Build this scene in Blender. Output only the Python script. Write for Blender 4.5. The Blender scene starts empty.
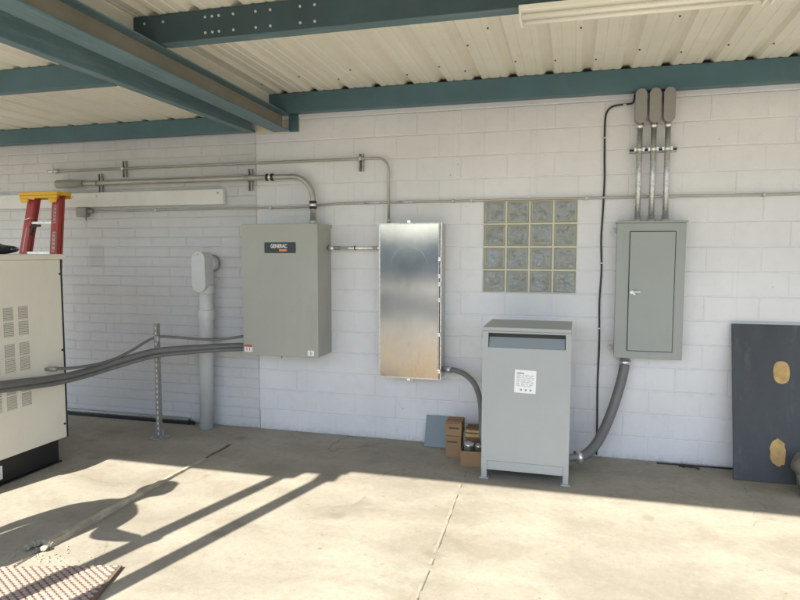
import bpy, bmesh, math, random
from mathutils import Vector, Matrix
random.seed(7)
S = bpy.context.scene
COL = S.collection
PI = math.pi

# ------------------------------------------------------------------ materials
def newmat(name):
    m = bpy.data.materials.new(name); m.use_nodes = True
    nt = m.node_tree
    return m, nt, nt.nodes['Principled BSDF']

def N(nt, kind, **kw):
    n = nt.nodes.new(kind)
    for k, v in kw.items():
        if k in n.inputs.keys() if hasattr(n.inputs, 'keys') else False: n.inputs[k].default_value = v
        else: setattr(n, k, v)
    return n

def noise(nt, scale, detail=4, rough=.55, vec=None, sc3=None):
    t = nt.nodes.new('ShaderNodeTexNoise')
    t.inputs['Scale'].default_value = scale; t.inputs['Detail'].default_value = detail
    t.inputs['Roughness'].default_value = rough
    tc = nt.nodes.new('ShaderNodeTexCoord')
    src = tc.outputs['Object']
    if sc3:
        mp = nt.nodes.new('ShaderNodeMapping'); mp.inputs['Scale'].default_value = sc3
        nt.links.new(src, mp.inputs['Vector']); src = mp.outputs['Vector']
    nt.links.new(src, t.inputs['Vector'])
    return t.outputs['Fac']

def ramp(nt, fac, p0, p1, c0=(0,0,0,1), c1=(1,1,1,1)):
    r = nt.nodes.new('ShaderNodeValToRGB')
    r.color_ramp.elements[0].position = p0; r.color_ramp.elements[1].position = p1
    r.color_ramp.elements[0].color = c0; r.color_ramp.elements[1].color = c1
    nt.links.new(fac, r.inputs['Fac'])
    return r.outputs['Color']

def mix(nt, fac, a, b, mode='MIX'):
    m = nt.nodes.new('ShaderNodeMix'); m.data_type = 'RGBA'; m.blend_type = mode
    for sock, v in ((m.inputs[0], fac), (m.inputs[6], a), (m.inputs[7], b)):
        if hasattr(v, 'is_output'): nt.links.new(v, sock)
        elif isinstance(v, (int, float)): sock.default_value = v
        else: sock.default_value = (*v[:3], 1)
    return m.outputs[2]

def math_(nt, op, a, b=None):
    m = nt.nodes.new('ShaderNodeMath'); m.operation = op
    for s, v in ((m.inputs[0], a), (m.inputs[1], b)):
        if v is None: continue
        if hasattr(v, 'is_output'): nt.links.new(v, s)
        else: s.default_value = v
    return m.outputs[0]

def bump(nt, bs, h, strength, dist=.01):
    b = nt.nodes.new('ShaderNodeBump'); b.inputs['Strength'].default_value = strength
    b.inputs['Distance'].default_value = dist
    nt.links.new(h, b.inputs['Height']); nt.links.new(b.outputs['Normal'], bs.inputs['Normal'])

def paint(name, c, rough=.45, var=.12, scale=3., metal=0., bmp=.03, dirt=None, dirt_amt=.25, streak=False):
    m, nt, bs = newmat(name)
    f = noise(nt, scale, 5, .6, sc3=(1, 1, .25) if streak else None)
    lo = tuple(x * (1 - var) for x in c); hi = tuple(min(1, x * (1 + var)) for x in c)
    col = mix(nt, ramp(nt, f, .3, .7), lo, hi)
    if dirt:
        g = ramp(nt, noise(nt, scale * 2.7, 8, .7, sc3=(1, 1, .3)), .55, .78)
        col = mix(nt, math_(nt, 'MULTIPLY', g, dirt_amt), col, dirt)
    nt.links.new(col, bs.inputs['Base Color'])
    bs.inputs['Metallic'].default_value = metal
    r2 = noise(nt, scale * 4, 3)
    rr = nt.nodes.new('ShaderNodeMapRange'); rr.inputs['To Min'].default_value = rough - .07; rr.inputs['To Max'].default_value = rough + .1
    nt.links.new(r2, rr.inputs['Value']); nt.links.new(rr.outputs[0], bs.inputs['Roughness'])
    if bmp: bump(nt, bs, noise(nt, 60, 4), bmp, .01)
    return m

def boxmask(nt, lo, hi):
    """1 inside an object-space box (x and z only), for a mark on a wall"""
    tc = nt.nodes.new('ShaderNodeTexCoord'); sp = nt.nodes.new('ShaderNodeSeparateXYZ')
    nt.links.new(tc.outputs['Object'], sp.inputs[0])
    out = None
    for ax, a, b in ((0, lo[0], hi[0]), (2, lo[1], hi[1])):
        g = math_(nt, 'MULTIPLY', math_(nt, 'GREATER_THAN', sp.outputs[ax], a), math_(nt, 'LESS_THAN', sp.outputs[ax], b))
        out = g if out is None else math_(nt, 'MULTIPLY', out, g)
    return out

def wallmat(name, c, left=False):
    m, nt, bs = newmat(name)
    big = noise(nt, .9, 5, .6)
    col = mix(nt, ramp(nt, big, .3, .72), tuple(x * .9 for x in c), tuple(min(1, x * 1.06) for x in c))
    fine = noise(nt, 9, 6, .65)
    col = mix(nt, math_(nt, 'MULTIPLY', ramp(nt, fine, .52, .75), .22), col, tuple(x * .72 for x in c))
    # scattered small scuffs and pits
    vo = nt.nodes.new('ShaderNodeTexVoronoi'); vo.inputs['Scale'].default_value = 3.1
    tc = nt.nodes.new('ShaderNodeTexCoord'); nt.links.new(tc.outputs['Object'], vo.inputs['Vector'])
    sp = math_(nt, 'LESS_THAN', vo.outputs['Distance'], .028)
    col = mix(nt, math_(nt, 'MULTIPLY', sp, .55), col, (.12, .11, .10))
    vq = nt.nodes.new('ShaderNodeTexVoronoi'); vq.inputs['Scale'].default_value = 7.3; nt.links.new(tc.outputs['Object'], vq.inputs['Vector'])
    ch = math_(nt, 'MULTIPLY', math_(nt, 'LESS_THAN', vq.outputs['Distance'], .06), math_(nt, 'GREATER_THAN', noise(nt, 1.7, 2), .56))
    col = mix(nt, math_(nt, 'MULTIPLY', ch, .30), col, (.30, .28, .25))
    dr = ramp(nt, noise(nt, 5, 6, .65, sc3=(3, 1, .12)), .58, .72)
    col = mix(nt, math_(nt, 'MULTIPLY', dr, .16), col, tuple(x * .62 for x in c))
    # dirt splashed up from the slab (object z is height)
    sx = nt.nodes.new('ShaderNodeSeparateXYZ'); nt.links.new(tc.outputs['Object'], sx.inputs[0])
    hgt = nt.nodes.new('ShaderNodeMapRange'); hgt.inputs['From Min'].default_value = 0; hgt.inputs['From Max'].default_value = .07
    hgt.inputs['To Min'].default_value = 1; hgt.inputs['To Max'].default_value = 0
    nt.links.new(sx.outputs[2], hgt.inputs['Value'])
    dn = ramp(nt, noise(nt, 26, 8, .75, sc3=(1, 1, .8)), .36, .64)
    col = mix(nt, math_(nt, 'MULTIPLY', math_(nt, 'MULTIPLY', hgt.outputs[0], dn), .5), col, (.30, .27, .235))
    if left:
        col = mix(nt, math_(nt, 'MULTIPLY', boxmask(nt, (-6.07 + 6, 1.62), (-5.88 + 6, 1.86)), .28), col, (.36, .34, .25))
    else:
        col = mix(nt, math_(nt, 'MULTIPLY', boxmask(nt, (-4.06 + 1, 2.92), (-3.60 + 1, 3.06)), .5), col, (.62, .50, .28))  # yellow patch by the rafters: bare wall plus warm light put into colour
    nt.links.new(col, bs.inputs['Base Color'])
    bs.inputs['Roughness'].default_value = .62
    h = math_(nt, 'ADD', noise(nt, 85, 5, .7), math_(nt, 'MULTIPLY', noise(nt, 22, 3), .6))
    bump(nt, bs, h, .30, .006)
    return m

def concretemat(name):
    m, nt, bs = newmat(name)
    c = (.340, .310, .254)
    tc = nt.nodes.new('ShaderNodeTexCoord')
    def warped(amount, scale):
        nz = nt.nodes.new('ShaderNodeTexNoise'); nz.inputs['Scale'].default_value = scale; nz.inputs['Detail'].default_value = 5
        nt.links.new(tc.outputs['Object'], nz.inputs['Vector'])
        ad = nt.nodes.new('ShaderNodeVectorMath'); ad.operation = 'MULTIPLY_ADD'
        ad.inputs[1].default_value = (amount, amount, 0); nt.links.new(nz.outputs['Color'], ad.inputs[0]); nt.links.new(tc.outputs['Object'], ad.inputs[2])
        return ad.outputs[0]
    def wnoise(scale, detail, rough, vec):
        t = nt.nodes.new('ShaderNodeTexNoise'); t.inputs['Scale'].default_value = scale; t.inputs['Detail'].default_value = detail; t.inputs['Roughness'].default_value = rough
        nt.links.new(vec, t.inputs['Vector']); return t.outputs['Fac']
    wv = warped(.7, 1.3)
    col = mix(nt, ramp(nt, wnoise(.7, 7, .62, wv), .32, .66), tuple(x * .80 for x in c), tuple(x * 1.12 for x in c))
    # walked-in dirt, broad and soft, then finer
    col = mix(nt, math_(nt, 'MULTIPLY', ramp(nt, wnoise(1.9, 9, .70, wv), .47, .70), .40), col, (.185, .155, .112))
    col = mix(nt, math_(nt, 'MULTIPLY', ramp(nt, wnoise(6.5, 8, .72, tc.outputs['Object']), .50, .72), .30), col, (.20, .175, .13))
    # trowel sweeps: thin curved bands
    wt = nt.nodes.new('ShaderNodeTexWave'); wt.wave_type = 'RINGS'; wt.inputs['Scale'].default_value = .55; wt.inputs['Distortion'].default_value = 7; wt.inputs['Detail'].default_value = 4; wt.inputs['Detail Scale'].default_value = 1.2
    nt.links.new(wv, wt.inputs['Vector'])
    col = mix(nt, math_(nt, 'MULTIPLY', ramp(nt, wt.outputs['Fac'], .72, .98), .16), col, (.46, .435, .36))
    col = mix(nt, math_(nt, 'MULTIPLY', ramp(nt, wt.outputs['Fac'], .02, .20, (1, 1, 1, 1), (0, 0, 0, 1)), .16), col, (.19, .165, .12))
    # round drip stains of different size
    for sc, r0_, r1_, amt in ((.85, .08, .16, .42), (2.1, .08, .14, .36), (5.5, .05, .085, .45)):
        vo = nt.nodes.new('ShaderNodeTexVoronoi'); vo.inputs['Scale'].default_value = sc
        nt.links.new(warped(.16, 5), vo.inputs['Vector'])
        keep = math_(nt, 'GREATER_THAN', wnoise(.9, 1, .5, tc.outputs['Object']), .43)
        st = math_(nt, 'MULTIPLY', ramp(nt, vo.outputs['Distance'], r0_, r1_, (1, 1, 1, 1), (0, 0, 0, 1)), keep)
        col = mix(nt, math_(nt, 'MULTIPLY', st, amt), col, (.15, .125, .09))
    # dirt gathered along the control joint
    sp = nt.nodes.new('ShaderNodeSeparateXYZ'); nt.links.new(tc.outputs['Object'], sp.inputs[0])
    d = math_(nt, 'ABSOLUTE', math_(nt, 'ADD', sp.outputs[0], 1.80))
    halo = nt.nodes.new('ShaderNodeMapRange'); halo.inputs['From Min'].default_value = .02; halo.inputs['From Max'].default_value = .30; halo.inputs['To Min'].default_value = 1; halo.inputs['To Max'].default_value = 0
    nt.links.new(d, halo.inputs['Value'])
    hn = ramp(nt, wnoise(5, 7, .7, tc.outputs['Object']), .40, .66)
    col = mix(nt, math_(nt, 'MULTIPLY', math_(nt, 'MULTIPLY', halo.outputs[0], hn), .55), col, (.20, .175, .125))
    # hairline cracks
    vc = nt.nodes.new('ShaderNodeTexVoronoi'); vc.feature = 'DISTANCE_TO_EDGE'; vc.inputs['Scale'].default_value = .42
    nt.links.new(warped(.5, 2.2), vc.inputs['Vector'])
    ck_ = math_(nt, 'MULTIPLY', math_(nt, 'LESS_THAN', vc.outputs['Distance'], .0011), ramp(nt, wnoise(.8, 2, .5, tc.outputs['Object']), .48, .56))
    col = mix(nt, math_(nt, 'MULTIPLY', ck_, .6), col, (.12, .10, .07))
    gr = noise(nt, 24, 9, .75)
    col = mix(nt, math_(nt, 'MULTIPLY', ramp(nt, gr, .50, .70), .42), col, (.195, .17, .13))
    col = mix(nt, math_(nt, 'MULTIPLY', ramp(nt, gr, .30, .46, (1, 1, 1, 1), (0, 0, 0, 1)), .30), col, (.42, .39, .325))
    vp = nt.nodes.new('ShaderNodeTexVoronoi'); vp.inputs['Scale'].default_value = 21; nt.links.new(tc.outputs['Object'], vp.inputs['Vector'])
    col = mix(nt, math_(nt, 'MULTIPLY', math_(nt, 'LESS_THAN', vp.outputs['Distance'], .07), .45), col, (.13, .11, .08))
    # sand speckle
    col = mix(nt, math_(nt, 'MULTIPLY', ramp(nt, noise(nt, 75, 3, .6), .58, .74), .34), col, (.17, .15, .11))
    col = mix(nt, math_(nt, 'MULTIPLY', ramp(nt, noise(nt, 55, 3, .6), .60, .75), .28), col, (.48, .45, .38))
    nt.links.new(col, bs.inputs['Base Color'])
    bs.inputs['Roughness'].default_value = .80
    h = math_(nt, 'ADD', noise(nt, 120, 4, .7), math_(nt, 'MULTIPLY', noise(nt, 6, 4), 1.5))
    bump(nt, bs, h, .28, .006)
    return m

def galvmat(name, c=(.62, .64, .66), rough=.38):
    m, nt, bs = newmat(name)
    vo = nt.nodes.new('ShaderNodeTexVoronoi'); vo.inputs['Scale'].default_value = 70
    tc = nt.nodes.new('ShaderNodeTexCoord'); nt.links.new(tc.outputs['Object'], vo.inputs['Vector'])
    col = mix(nt, ramp(nt, vo.outputs['Color'], .2, .9), tuple(x * .8 for x in c), tuple(min(1, x * 1.1) for x in c))
    nt.links.new(col, bs.inputs['Base Color']); bs.inputs['Metallic'].default_value = .85
    bs.inputs['Roughness'].default_value = rough
    return m

def steelmat(name):
    m, nt, bs = newmat(name)
    bs.inputs['Metallic'].default_value = 1.0
    f = noise(nt, 5, 7, .65, sc3=(1, 1, .6))
    col = mix(nt, ramp(nt, f, .35, .7), (.36, .365, .37), (.45, .455, .455))
    col = mix(nt, math_(nt, 'MULTIPLY', ramp(nt, noise(nt, 4, 4, .6, sc3=(40, 1, .5)), .40, .65), .25), col, (.34, .34, .33))
    sm = ramp(nt, noise(nt, 11, 6, .7), .58, .72)
    sx = nt.nodes.new('ShaderNodeSeparateXYZ'); tc = nt.nodes.new('ShaderNodeTexCoord'); nt.links.new(tc.outputs['Object'], sx.inputs[0])
    col = mix(nt, math_(nt, 'MULTIPLY', sm, .30), col, (.42, .37, .30))
    # brown smears, plus the sunlit floor's warm reflection painted into the lower door
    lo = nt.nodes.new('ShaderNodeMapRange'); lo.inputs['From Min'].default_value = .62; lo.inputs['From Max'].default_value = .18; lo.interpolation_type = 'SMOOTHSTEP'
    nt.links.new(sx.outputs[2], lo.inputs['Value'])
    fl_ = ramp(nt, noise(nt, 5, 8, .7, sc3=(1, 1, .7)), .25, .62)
    glow_smear = math_(nt, 'MULTIPLY', lo.outputs[0], fl_)
    col = mix(nt, math_(nt, 'MULTIPLY', glow_smear, .70), col, (.45, .345, .225))
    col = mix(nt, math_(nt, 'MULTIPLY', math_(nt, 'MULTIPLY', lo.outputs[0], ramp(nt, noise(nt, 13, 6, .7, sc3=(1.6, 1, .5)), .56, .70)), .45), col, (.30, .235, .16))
    nt.links.new(col, bs.inputs['Base Color'])
    r = nt.nodes.new('ShaderNodeMapRange'); r.inputs['To Min'].default_value = .12; r.inputs['To Max'].default_value = .19
    nt.links.new(noise(nt, 6, 6, .7), r.inputs['Value']); nt.links.new(math_(nt, 'ADD', r.outputs[0], math_(nt, 'MULTIPLY', glow_smear, .08)), bs.inputs['Roughness'])
    tg = nt.nodes.new('ShaderNodeTangent'); tg.direction_type = 'RADIAL'; tg.axis = 'Z'
    nt.links.new(tg.outputs[0], bs.inputs['Tangent']); bs.inputs['Anisotropic'].default_value = .85; bs.inputs['Anisotropic Rotation'].default_value = 0
    h = noise(nt, 2.6, 1)
    bump(nt, bs, h, .010, .05)
    return m

M = {}
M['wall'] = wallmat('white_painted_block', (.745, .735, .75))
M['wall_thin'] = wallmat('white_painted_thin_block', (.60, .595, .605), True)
M['concrete'] = concretemat('worn_concrete')
M['asphalt'] = paint('asphalt', (.055, .055, .055), .85, .2, 2, bmp=.3)
M['hillside'] = paint('grey_hillside', (.46, .45, .43), .95, .2, .3, bmp=.2)
M['scrub'] = paint('dry_scrub_earth', (.15, .125, .085), .95, .3, .8, bmp=.3)
M['pale_slab'] = paint('pale_slab', (.46, .43, .36), .85, .15, 1, bmp=.1)
M['dust'] = paint('dusty_joint', (.315, .285, .23), .85, .25, 12, bmp=.3)
M['darkgap'] = paint('joint_dark', (.10, .085, .07), .9, .35, 14, bmp=.2)
M['softgap'] = paint('joint_soft_dark', (.20, .175, .135), .9, .3, 14, bmp=.2)
M['filler'] = paint('joint_filler_board', (.40, .35, .27), .85, .3, 9, bmp=.5, dirt=(.2, .17, .13), dirt_amt=.5)
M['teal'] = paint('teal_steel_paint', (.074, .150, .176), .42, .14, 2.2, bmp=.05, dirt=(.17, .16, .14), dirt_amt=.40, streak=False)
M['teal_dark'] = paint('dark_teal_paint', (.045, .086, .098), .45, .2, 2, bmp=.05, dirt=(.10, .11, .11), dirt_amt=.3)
def worn(name, c, sc=(2.5, .16, 2.5)):
    m, nt, bs = newmat(name)
    col = mix(nt, ramp(nt, noise(nt, 2.2, 5, .6), .3, .7), tuple(x * .85 for x in c), tuple(x * 1.15 for x in c))
    w1 = ramp(nt, noise(nt, 9, 8, .72, sc3=sc), .50, .70)
    col = mix(nt, math_(nt, 'MULTIPLY', w1, .45), col, (.30, .33, .32))
    w2 = ramp(nt, noise(nt, 30, 5, .7, sc3=(1, .5, 1)), .66, .74)
    col = mix(nt, math_(nt, 'MULTIPLY', w2, .5), col, (.20, .16, .12))
    nt.links.new(col, bs.inputs['Base Color']); bs.inputs['Roughness'].default_value = .45
    bump(nt, bs, noise(nt, 60, 4), .06, .01)
    return m
M['flange_worn'] = worn('worn_flange_paint', (.085, .155, .175), (.25, 2.5, 2.5))
M['teal_worn'] = worn('worn_teal_paint', (.098, .178, .205))
M['taupe'] = paint('dusty_web_paint', (.27, .25, .20), .6, .15, 3, bmp=.05)
M['deck'] = paint('cream_roof_sheet', (.78, .75, .65), .42, .05, 1.5, bmp=.02, dirt=(.40, .33, .24), dirt_amt=.20)
M['galv'] = galvmat('galvanised_steel')
M['galv_dull'] = galvmat('dull_galvanised', (.46, .455, .44), .5)
M['zinc'] = galvmat('bright_zinc', (.8, .8, .8), .25)
M['conduit_paint'] = paint('weathered_conduit', (.45, .44, .405), .40, .15, 5, metal=.6, bmp=.02)
M['screw_rust'] = paint('rusty_screw', (.12, .075, .045), .8, .3, 20, bmp=0)
M['lug_zinc'] = galvmat('grey_zinc', (.36, .37, .37), .35)
M['bolt'] = paint('pale_bolt', (.58, .58, .55), .4, .05, 5, bmp=0)
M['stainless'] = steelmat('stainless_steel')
M['stainless_edge'] = galvmat('stainless_trim', (.62, .60, .57), .30)
M['tan_grey'] = paint('tan_grey_enamel', (.365, .362, .322), .40, .06, 1.6, bmp=.03, dirt=(.26, .25, .22), dirt_amt=.40)
M['ansi'] = paint('light_grey_enamel', (.372, .390, .386), .45, .04, 1.8, bmp=.03, dirt=(.30, .31, .30), dirt_amt=.3)
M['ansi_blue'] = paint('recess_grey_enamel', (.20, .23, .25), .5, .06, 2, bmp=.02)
M['panel'] = paint('green_grey_enamel', (.31, .328, .31), .42, .04, 1.8, bmp=.03, dirt=(.22, .24, .22), dirt_amt=.3)
M['cream'] = paint('cream_enamel', (.83, .78, .68), .42, .04, 1.4, bmp=.03, dirt=(.52, .46, .34), dirt_amt=.25)
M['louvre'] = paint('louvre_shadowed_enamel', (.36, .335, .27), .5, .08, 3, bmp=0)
M['slot'] = paint('slot_black', (.03, .03, .028), .7, .2, 4, bmp=0)
M['black'] = paint('black_frame_paint', (.012, .012, .013), .45, .3, 4, bmp=.03)
M['pvc'] = paint('grey_pvc', (.58, .585, .585), .42, .05, 4, bmp=.02, dirt=(.36, .35, .34), dirt_amt=.3)
M['lbgrey'] = paint('cast_grey_fitting', (.275, .27, .255), .5, .1, 6, bmp=.1)
M['flex'] = paint('grey_liquidtight', (.150, .147, .145), .45, .12, 6, bmp=.05)
M['flex_light'] = paint('light_grey_liquidtight', (.27, .275, .275), .42, .1, 6, bmp=.05)
M['cable'] = paint('black_cable_jacket', (.016, .015, .015), .4, .2, 6, bmp=0)
M['fixture'] = paint('white_fixture_enamel', (.90, .87, .76), .35, .04, 3, bmp=0)
M['batten'] = paint('off_white_batten', (.70, .69, .67), .5, .05, 3, bmp=.03, dirt=(.36, .34, .30), dirt_amt=.25)
M['tube'] = paint('frosted_tube', (.86, .84, .76), .2, .02, 3, bmp=0)
M['white'] = paint('white_label', (.80, .80, .79), .5, .03, 8, bmp=0)
M['sticker_grey'] = paint('worn_sticker', (.42, .38, .36), .6, .2, 14, bmp=0)
M['ink'] = paint('grey_ink', (.30, .30, .31), .6, .2, 30, bmp=0)
M['darkink'] = paint('dark_ink', (.07, .045, .03), .6, .2, 20, bmp=0)
M['red'] = paint('red_ink', (.55, .06, .05), .5, .1, 10, bmp=0)
M['orange'] = paint('orange_ink', (.75, .26, .10), .5, .1, 10, bmp=0)
M['plate'] = paint('black_nameplate', (.010, .011, .018), .3, .2, 5, bmp=0)
M['letter'] = paint('silver_letters', (.75, .73, .72), .4, .05, 5, bmp=0)
M['board'] = paint('charcoal_painted_board', (.050, .055, .062), .55, .25, 3.5, bmp=.15, dirt=(.13, .135, .135), dirt_amt=.5, streak=True)
M['ply'] = paint('bare_plywood', (.50, .33, .13), .7, .25, 14, bmp=.2)
M['card'] = paint('cardboard', (.29, .18, .095), .8, .1, 6, bmp=.05, dirt=(.24, .15, .08), dirt_amt=.3)
M['card_dark'] = paint('cardboard_inside', (.16, .10, .055), .85, .1, 6, bmp=.05)
M['bluegrey'] = paint('blue_grey_plate', (.20, .245, .27), .5, .08, 4, bmp=.05, dirt=(.3, .32, .33), dirt_amt=.3)
M['mat'] = paint('brick_red_mat', (.35, .27, .22), .75, .12, 3, bmp=.2, dirt=(.42, .32, .25), dirt_amt=.6)
M['matlow'] = paint('brick_red_mat_recess', (.17, .115, .09), .85, .2, 5, bmp=.2)  # darker copy of the mat colour: shade between studs put into paint
M['ladder_red'] = paint('red_fibreglass', (.40, .055, .048), .5, .15, 4, bmp=.05, dirt=(.42, .25, .22), dirt_amt=.35)
M['ladder_yellow'] = paint('yellow_plastic', (.80, .47, .02), .42, .06, 4, bmp=.02)
M['alu'] = galvmat('aluminium', (.70, .70, .69), .4)
M['tarp'] = paint('navy_tarp', (.018, .024, .045), .5, .4, 9, bmp=.3)
M['sack'] = paint('olive_grey_canvas', (.17, .16, .135), .9, .25, 9, bmp=.6)
M['rubble'] = paint('broken_concrete', (.37, .34, .27), .9, .25, 12, bmp=.8)
M['mortar_cream'] = paint('cream_mortar', (.64, .61, .52), .7, .08, 9, bmp=.2)
M['interior'] = paint('dim_interior', (.17, .17, .165), .8, .2, 2, bmp=0)
M['skin'] = paint('skin', (.45, .27, .19), .5, .05, 5, bmp=0)
M['shirt'] = paint('blue_work_shirt', (.08, .12, .22), .85, .15, 6, bmp=.2)
M['jeans'] = paint('denim', (.04, .06, .12), .9, .2, 10, bmp=.2)
M['cap'] = paint('dark_cap', (.02, .02, .025), .8, .2, 8, bmp=.1)

def glassmat():
    m, nt, bs = newmat('wavy_glass_block')
    c = mix(nt, ramp(nt, noise(nt, 10, 3, .55), .38, .62), (.52, .53, .44), (.62, .67, .72))  # bluish cloudy reflections mixed into the glass colour
    nt.links.new(c, bs.inputs['Base Color'])
    bs.inputs['Roughness'].default_value = .16
    bs.inputs['IOR'].default_value = 1.5
    bs.inputs['Transmission Weight'].default_value = .55
    g = noise(nt, 11, 2, .5)
    bump(nt, bs, g, .55, .10)
    return m
M['glass'] = glassmat()
M['glass_rim'] = paint('greenish_glass_edge', (.36, .36, .28), .15, .15, 6, bmp=0)

# ------------------------------------------------------------------ mesh builder
ORG = {}          # world origin of each object (no rotations on roots that are built in place)

class MB:
    def __init__(s): s.bm = bmesh.new(); s.mi = 0
    def face(s, vs):
        try:
            f = s.bm.faces.new(vs); f.material_index = s.mi; return f
        except ValueError: return None
    def box(s, x0, x1, y0, y1, z0, z1, mat=None):
        c = [(x, y, z) for z in (z0, z1) for y in (y0, y1) for x in (x0, x1)]
        if mat is not None: c = [mat @ Vector(p) for p in c]
        v = [s.bm.verts.new(p) for p in c]
        for q in ((0, 2, 3, 1), (4, 5, 7, 6), (0, 1, 5, 4), (2, 6, 7, 3), (0, 4, 6, 2), (1, 3, 7, 5)):
            s.face([v[i] for i in q])
        return s
    def bar(s, p0, p1, w, d, up=(0, 0, 1)):
        p0, p1 = Vector(p0), Vector(p1); ax = (p1 - p0); L = ax.length; ax.normalize()
        u = Vector(up); sx = u.cross(ax)
        if sx.length < 1e-4: sx = Vector((1, 0, 0))
        sx.normalize(); sy = ax.cross(sx)
        mt = Matrix((sx, sy, ax)).transposed().to_4x4(); mt.translation = p0
        return s.box(-w / 2, w / 2, -d / 2, d / 2, 0, L, mt)
    def tube(s, pts, r, seg=14, cap=True, smooth=True):
        pts = [Vector(p) for p in pts]; n = len(pts)
        rs = r if isinstance(r, (list, tuple)) else [r] * n
        t = [(pts[min(i + 1, n - 1)] - pts[max(i - 1, 0)]).normalized() for i in range(n)]
        a = Vector((0, 0, 1)) if abs(t[0].z) < .9 else Vector((1, 0, 0))
        nx = t[0].cross(a).normalized(); rings = []
        for i in range(n):
            nx = (nx - t[i] * nx.dot(t[i])).normalized(); ny = t[i].cross(nx)
            rings.append([s.bm.verts.new(pts[i] + (nx * math.cos(2 * PI * k / seg) + ny * math.sin(2 * PI * k / seg)) * rs[i]) for k in range(seg)])
        for i in range(n - 1):
            for k in range(seg):
                f = s.face([rings[i][k], rings[i][(k + 1) % seg], rings[i + 1][(k + 1) % seg], rings[i + 1][k]])
                if f: f.smooth = smooth
        if cap:
            s.face(rings[0][::-1]); s.face(rings[-1])
        return s
    def cyl(s, p0, p1, r, seg=20): return s.tube([p0, p1], r, seg)
    def prism(s, poly, vec):
        """poly: list of 3D points (planar outline), extruded along vec"""
        vec = Vector(vec)
        a = [s.bm.verts.new(Vector(p)) for p in poly]; b = [s.bm.verts.new(Vector(p) + vec) for p in poly]
        n = len(a); s.face(a[::-1]); s.face(b)
        for i in range(n): s.face([a[i], a[(i + 1) % n], b[(i + 1) % n], b[i]])
        return s
    def blob(s, c, r, jit=.2, seed=0, sub=2):
        rnd = random.Random(seed)
        q = bmesh.ops.create_icosphere(s.bm, subdivisions=sub, radius=1)
        for v in q['verts']:
            k = 1 + rnd.uniform(-jit, jit)
            v.co = Vector((v.co.x * r[0] * k, v.co.y * r[1] * k, v.co.z * r[2] * k)) + Vector(c)
        for f in s.bm.faces:
            if all(v in q['verts'] for v in f.verts) if False else False: pass
        for v in q['verts']:
            for f in v.link_faces: f.material_index = s.mi
        return s
    def build(s, name, mats, parent=None, loc=None, bevel=0, smooth=False, solid=0):
        if not isinstance(mats, (list, tuple)): mats = [mats]
        bmesh.ops.recalc_face_normals(s.bm, faces=s.bm.faces[:])
        o = Vector(loc) if loc is not None else (ORG[parent.name] if parent else Vector((0, 0, 0)))
        bmesh.ops.translate(s.bm, verts=s.bm.verts[:], vec=-o)
        me = bpy.data.meshes.new(name); s.bm.to_mesh(me); s.bm.free()
        for mm in mats: me.materials.append(M[mm])
        ob = bpy.data.objects.new(name, me); COL.objects.link(ob)
        ORG[ob.name] = o
        if parent: ob.parent = parent
        if loc is not None and parent is None: ob.location = o
        if smooth:
            for p in me.polygons: p.use_smooth = True
        if solid:
            md = ob.modifiers.new('thickness', 'SOLIDIFY'); md.thickness = solid; md.offset = 1
        if bevel:
            md = ob.modifiers.new('bevel', 'BEVEL'); md.width = bevel; md.segments = 2; md.limit_method = 'ANGLE'; md.angle_limit = math.radians(40)
            md.harden_normals = False
        return ob

def tag(o, label=None, cat=None, group=None, kind=None):
    if label: o['label'] = label
    if cat: o['category'] = cat
    if group: o['group'] = group
    if kind: o['kind'] = kind
    return o

def thing(name, loc, label, cat, group=None):
    o = bpy.data.objects.new(name, None); COL.objects.link(o); o.location = loc
    o.empty_display_size = .1; ORG[o.name] = Vector(loc)
    return tag(o, label, cat, group)

def copy_tree(o, parent=None):
    c = o.copy(); COL.objects.link(c)
    ORG[c.name] = ORG[o.name].copy()
    if parent: c.parent = parent
    for ch in list(o.children): copy_tree(ch, c)
    return c

def spline(pts, n=10):
    P = [Vector(p) for p in pts]; P = [P[0] * 2 - P[1]] + P + [P[-1] * 2 - P[-2]]
    out = []
    for i in range(1, len(P) - 2):
        for k in range(n):
            t = k / n; a, b, c, d = P[i - 1], P[i], P[i + 1], P[i + 2]
            out.append(.5 * ((2 * b) + (c - a) * t + (2 * a - 5 * b + 4 * c - d) * t * t + (3 * b - a - 3 * c + d) * t ** 3))
    out.append(P[-2]); return out

def bend(p0, corner, p1, r, n=10):
    """straight, rounded corner, straight"""
    p0, c, p1 = Vector(p0), Vector(corner), Vector(p1)
    a = (p0 - c).normalized(); b = (p1 - c).normalized()
    s, e = c + a * r, c + b * r; ctr = c + a * r + b * r
    arc = []
    for i in range(n + 1):
        t = i / n * PI / 2
        arc.append(ctr - b * r * math.cos(t) - a * r * math.sin(t))
    return [p0] + arc + [p1]

def stadium(cx, cz, w, h, y, n=10):
    r = w / 2; pts = []
    for i in range(n + 1):
        t = PI * i / n; pts.append((cx + r * math.cos(t), y, cz + h / 2 - r + r * math.sin(t)))
    for i in range(n + 1):
        t = PI + PI * i / n; pts.append((cx + r * math.cos(t), y, cz - h / 2 + r + r * math.sin(t)))
    return pts

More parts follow.
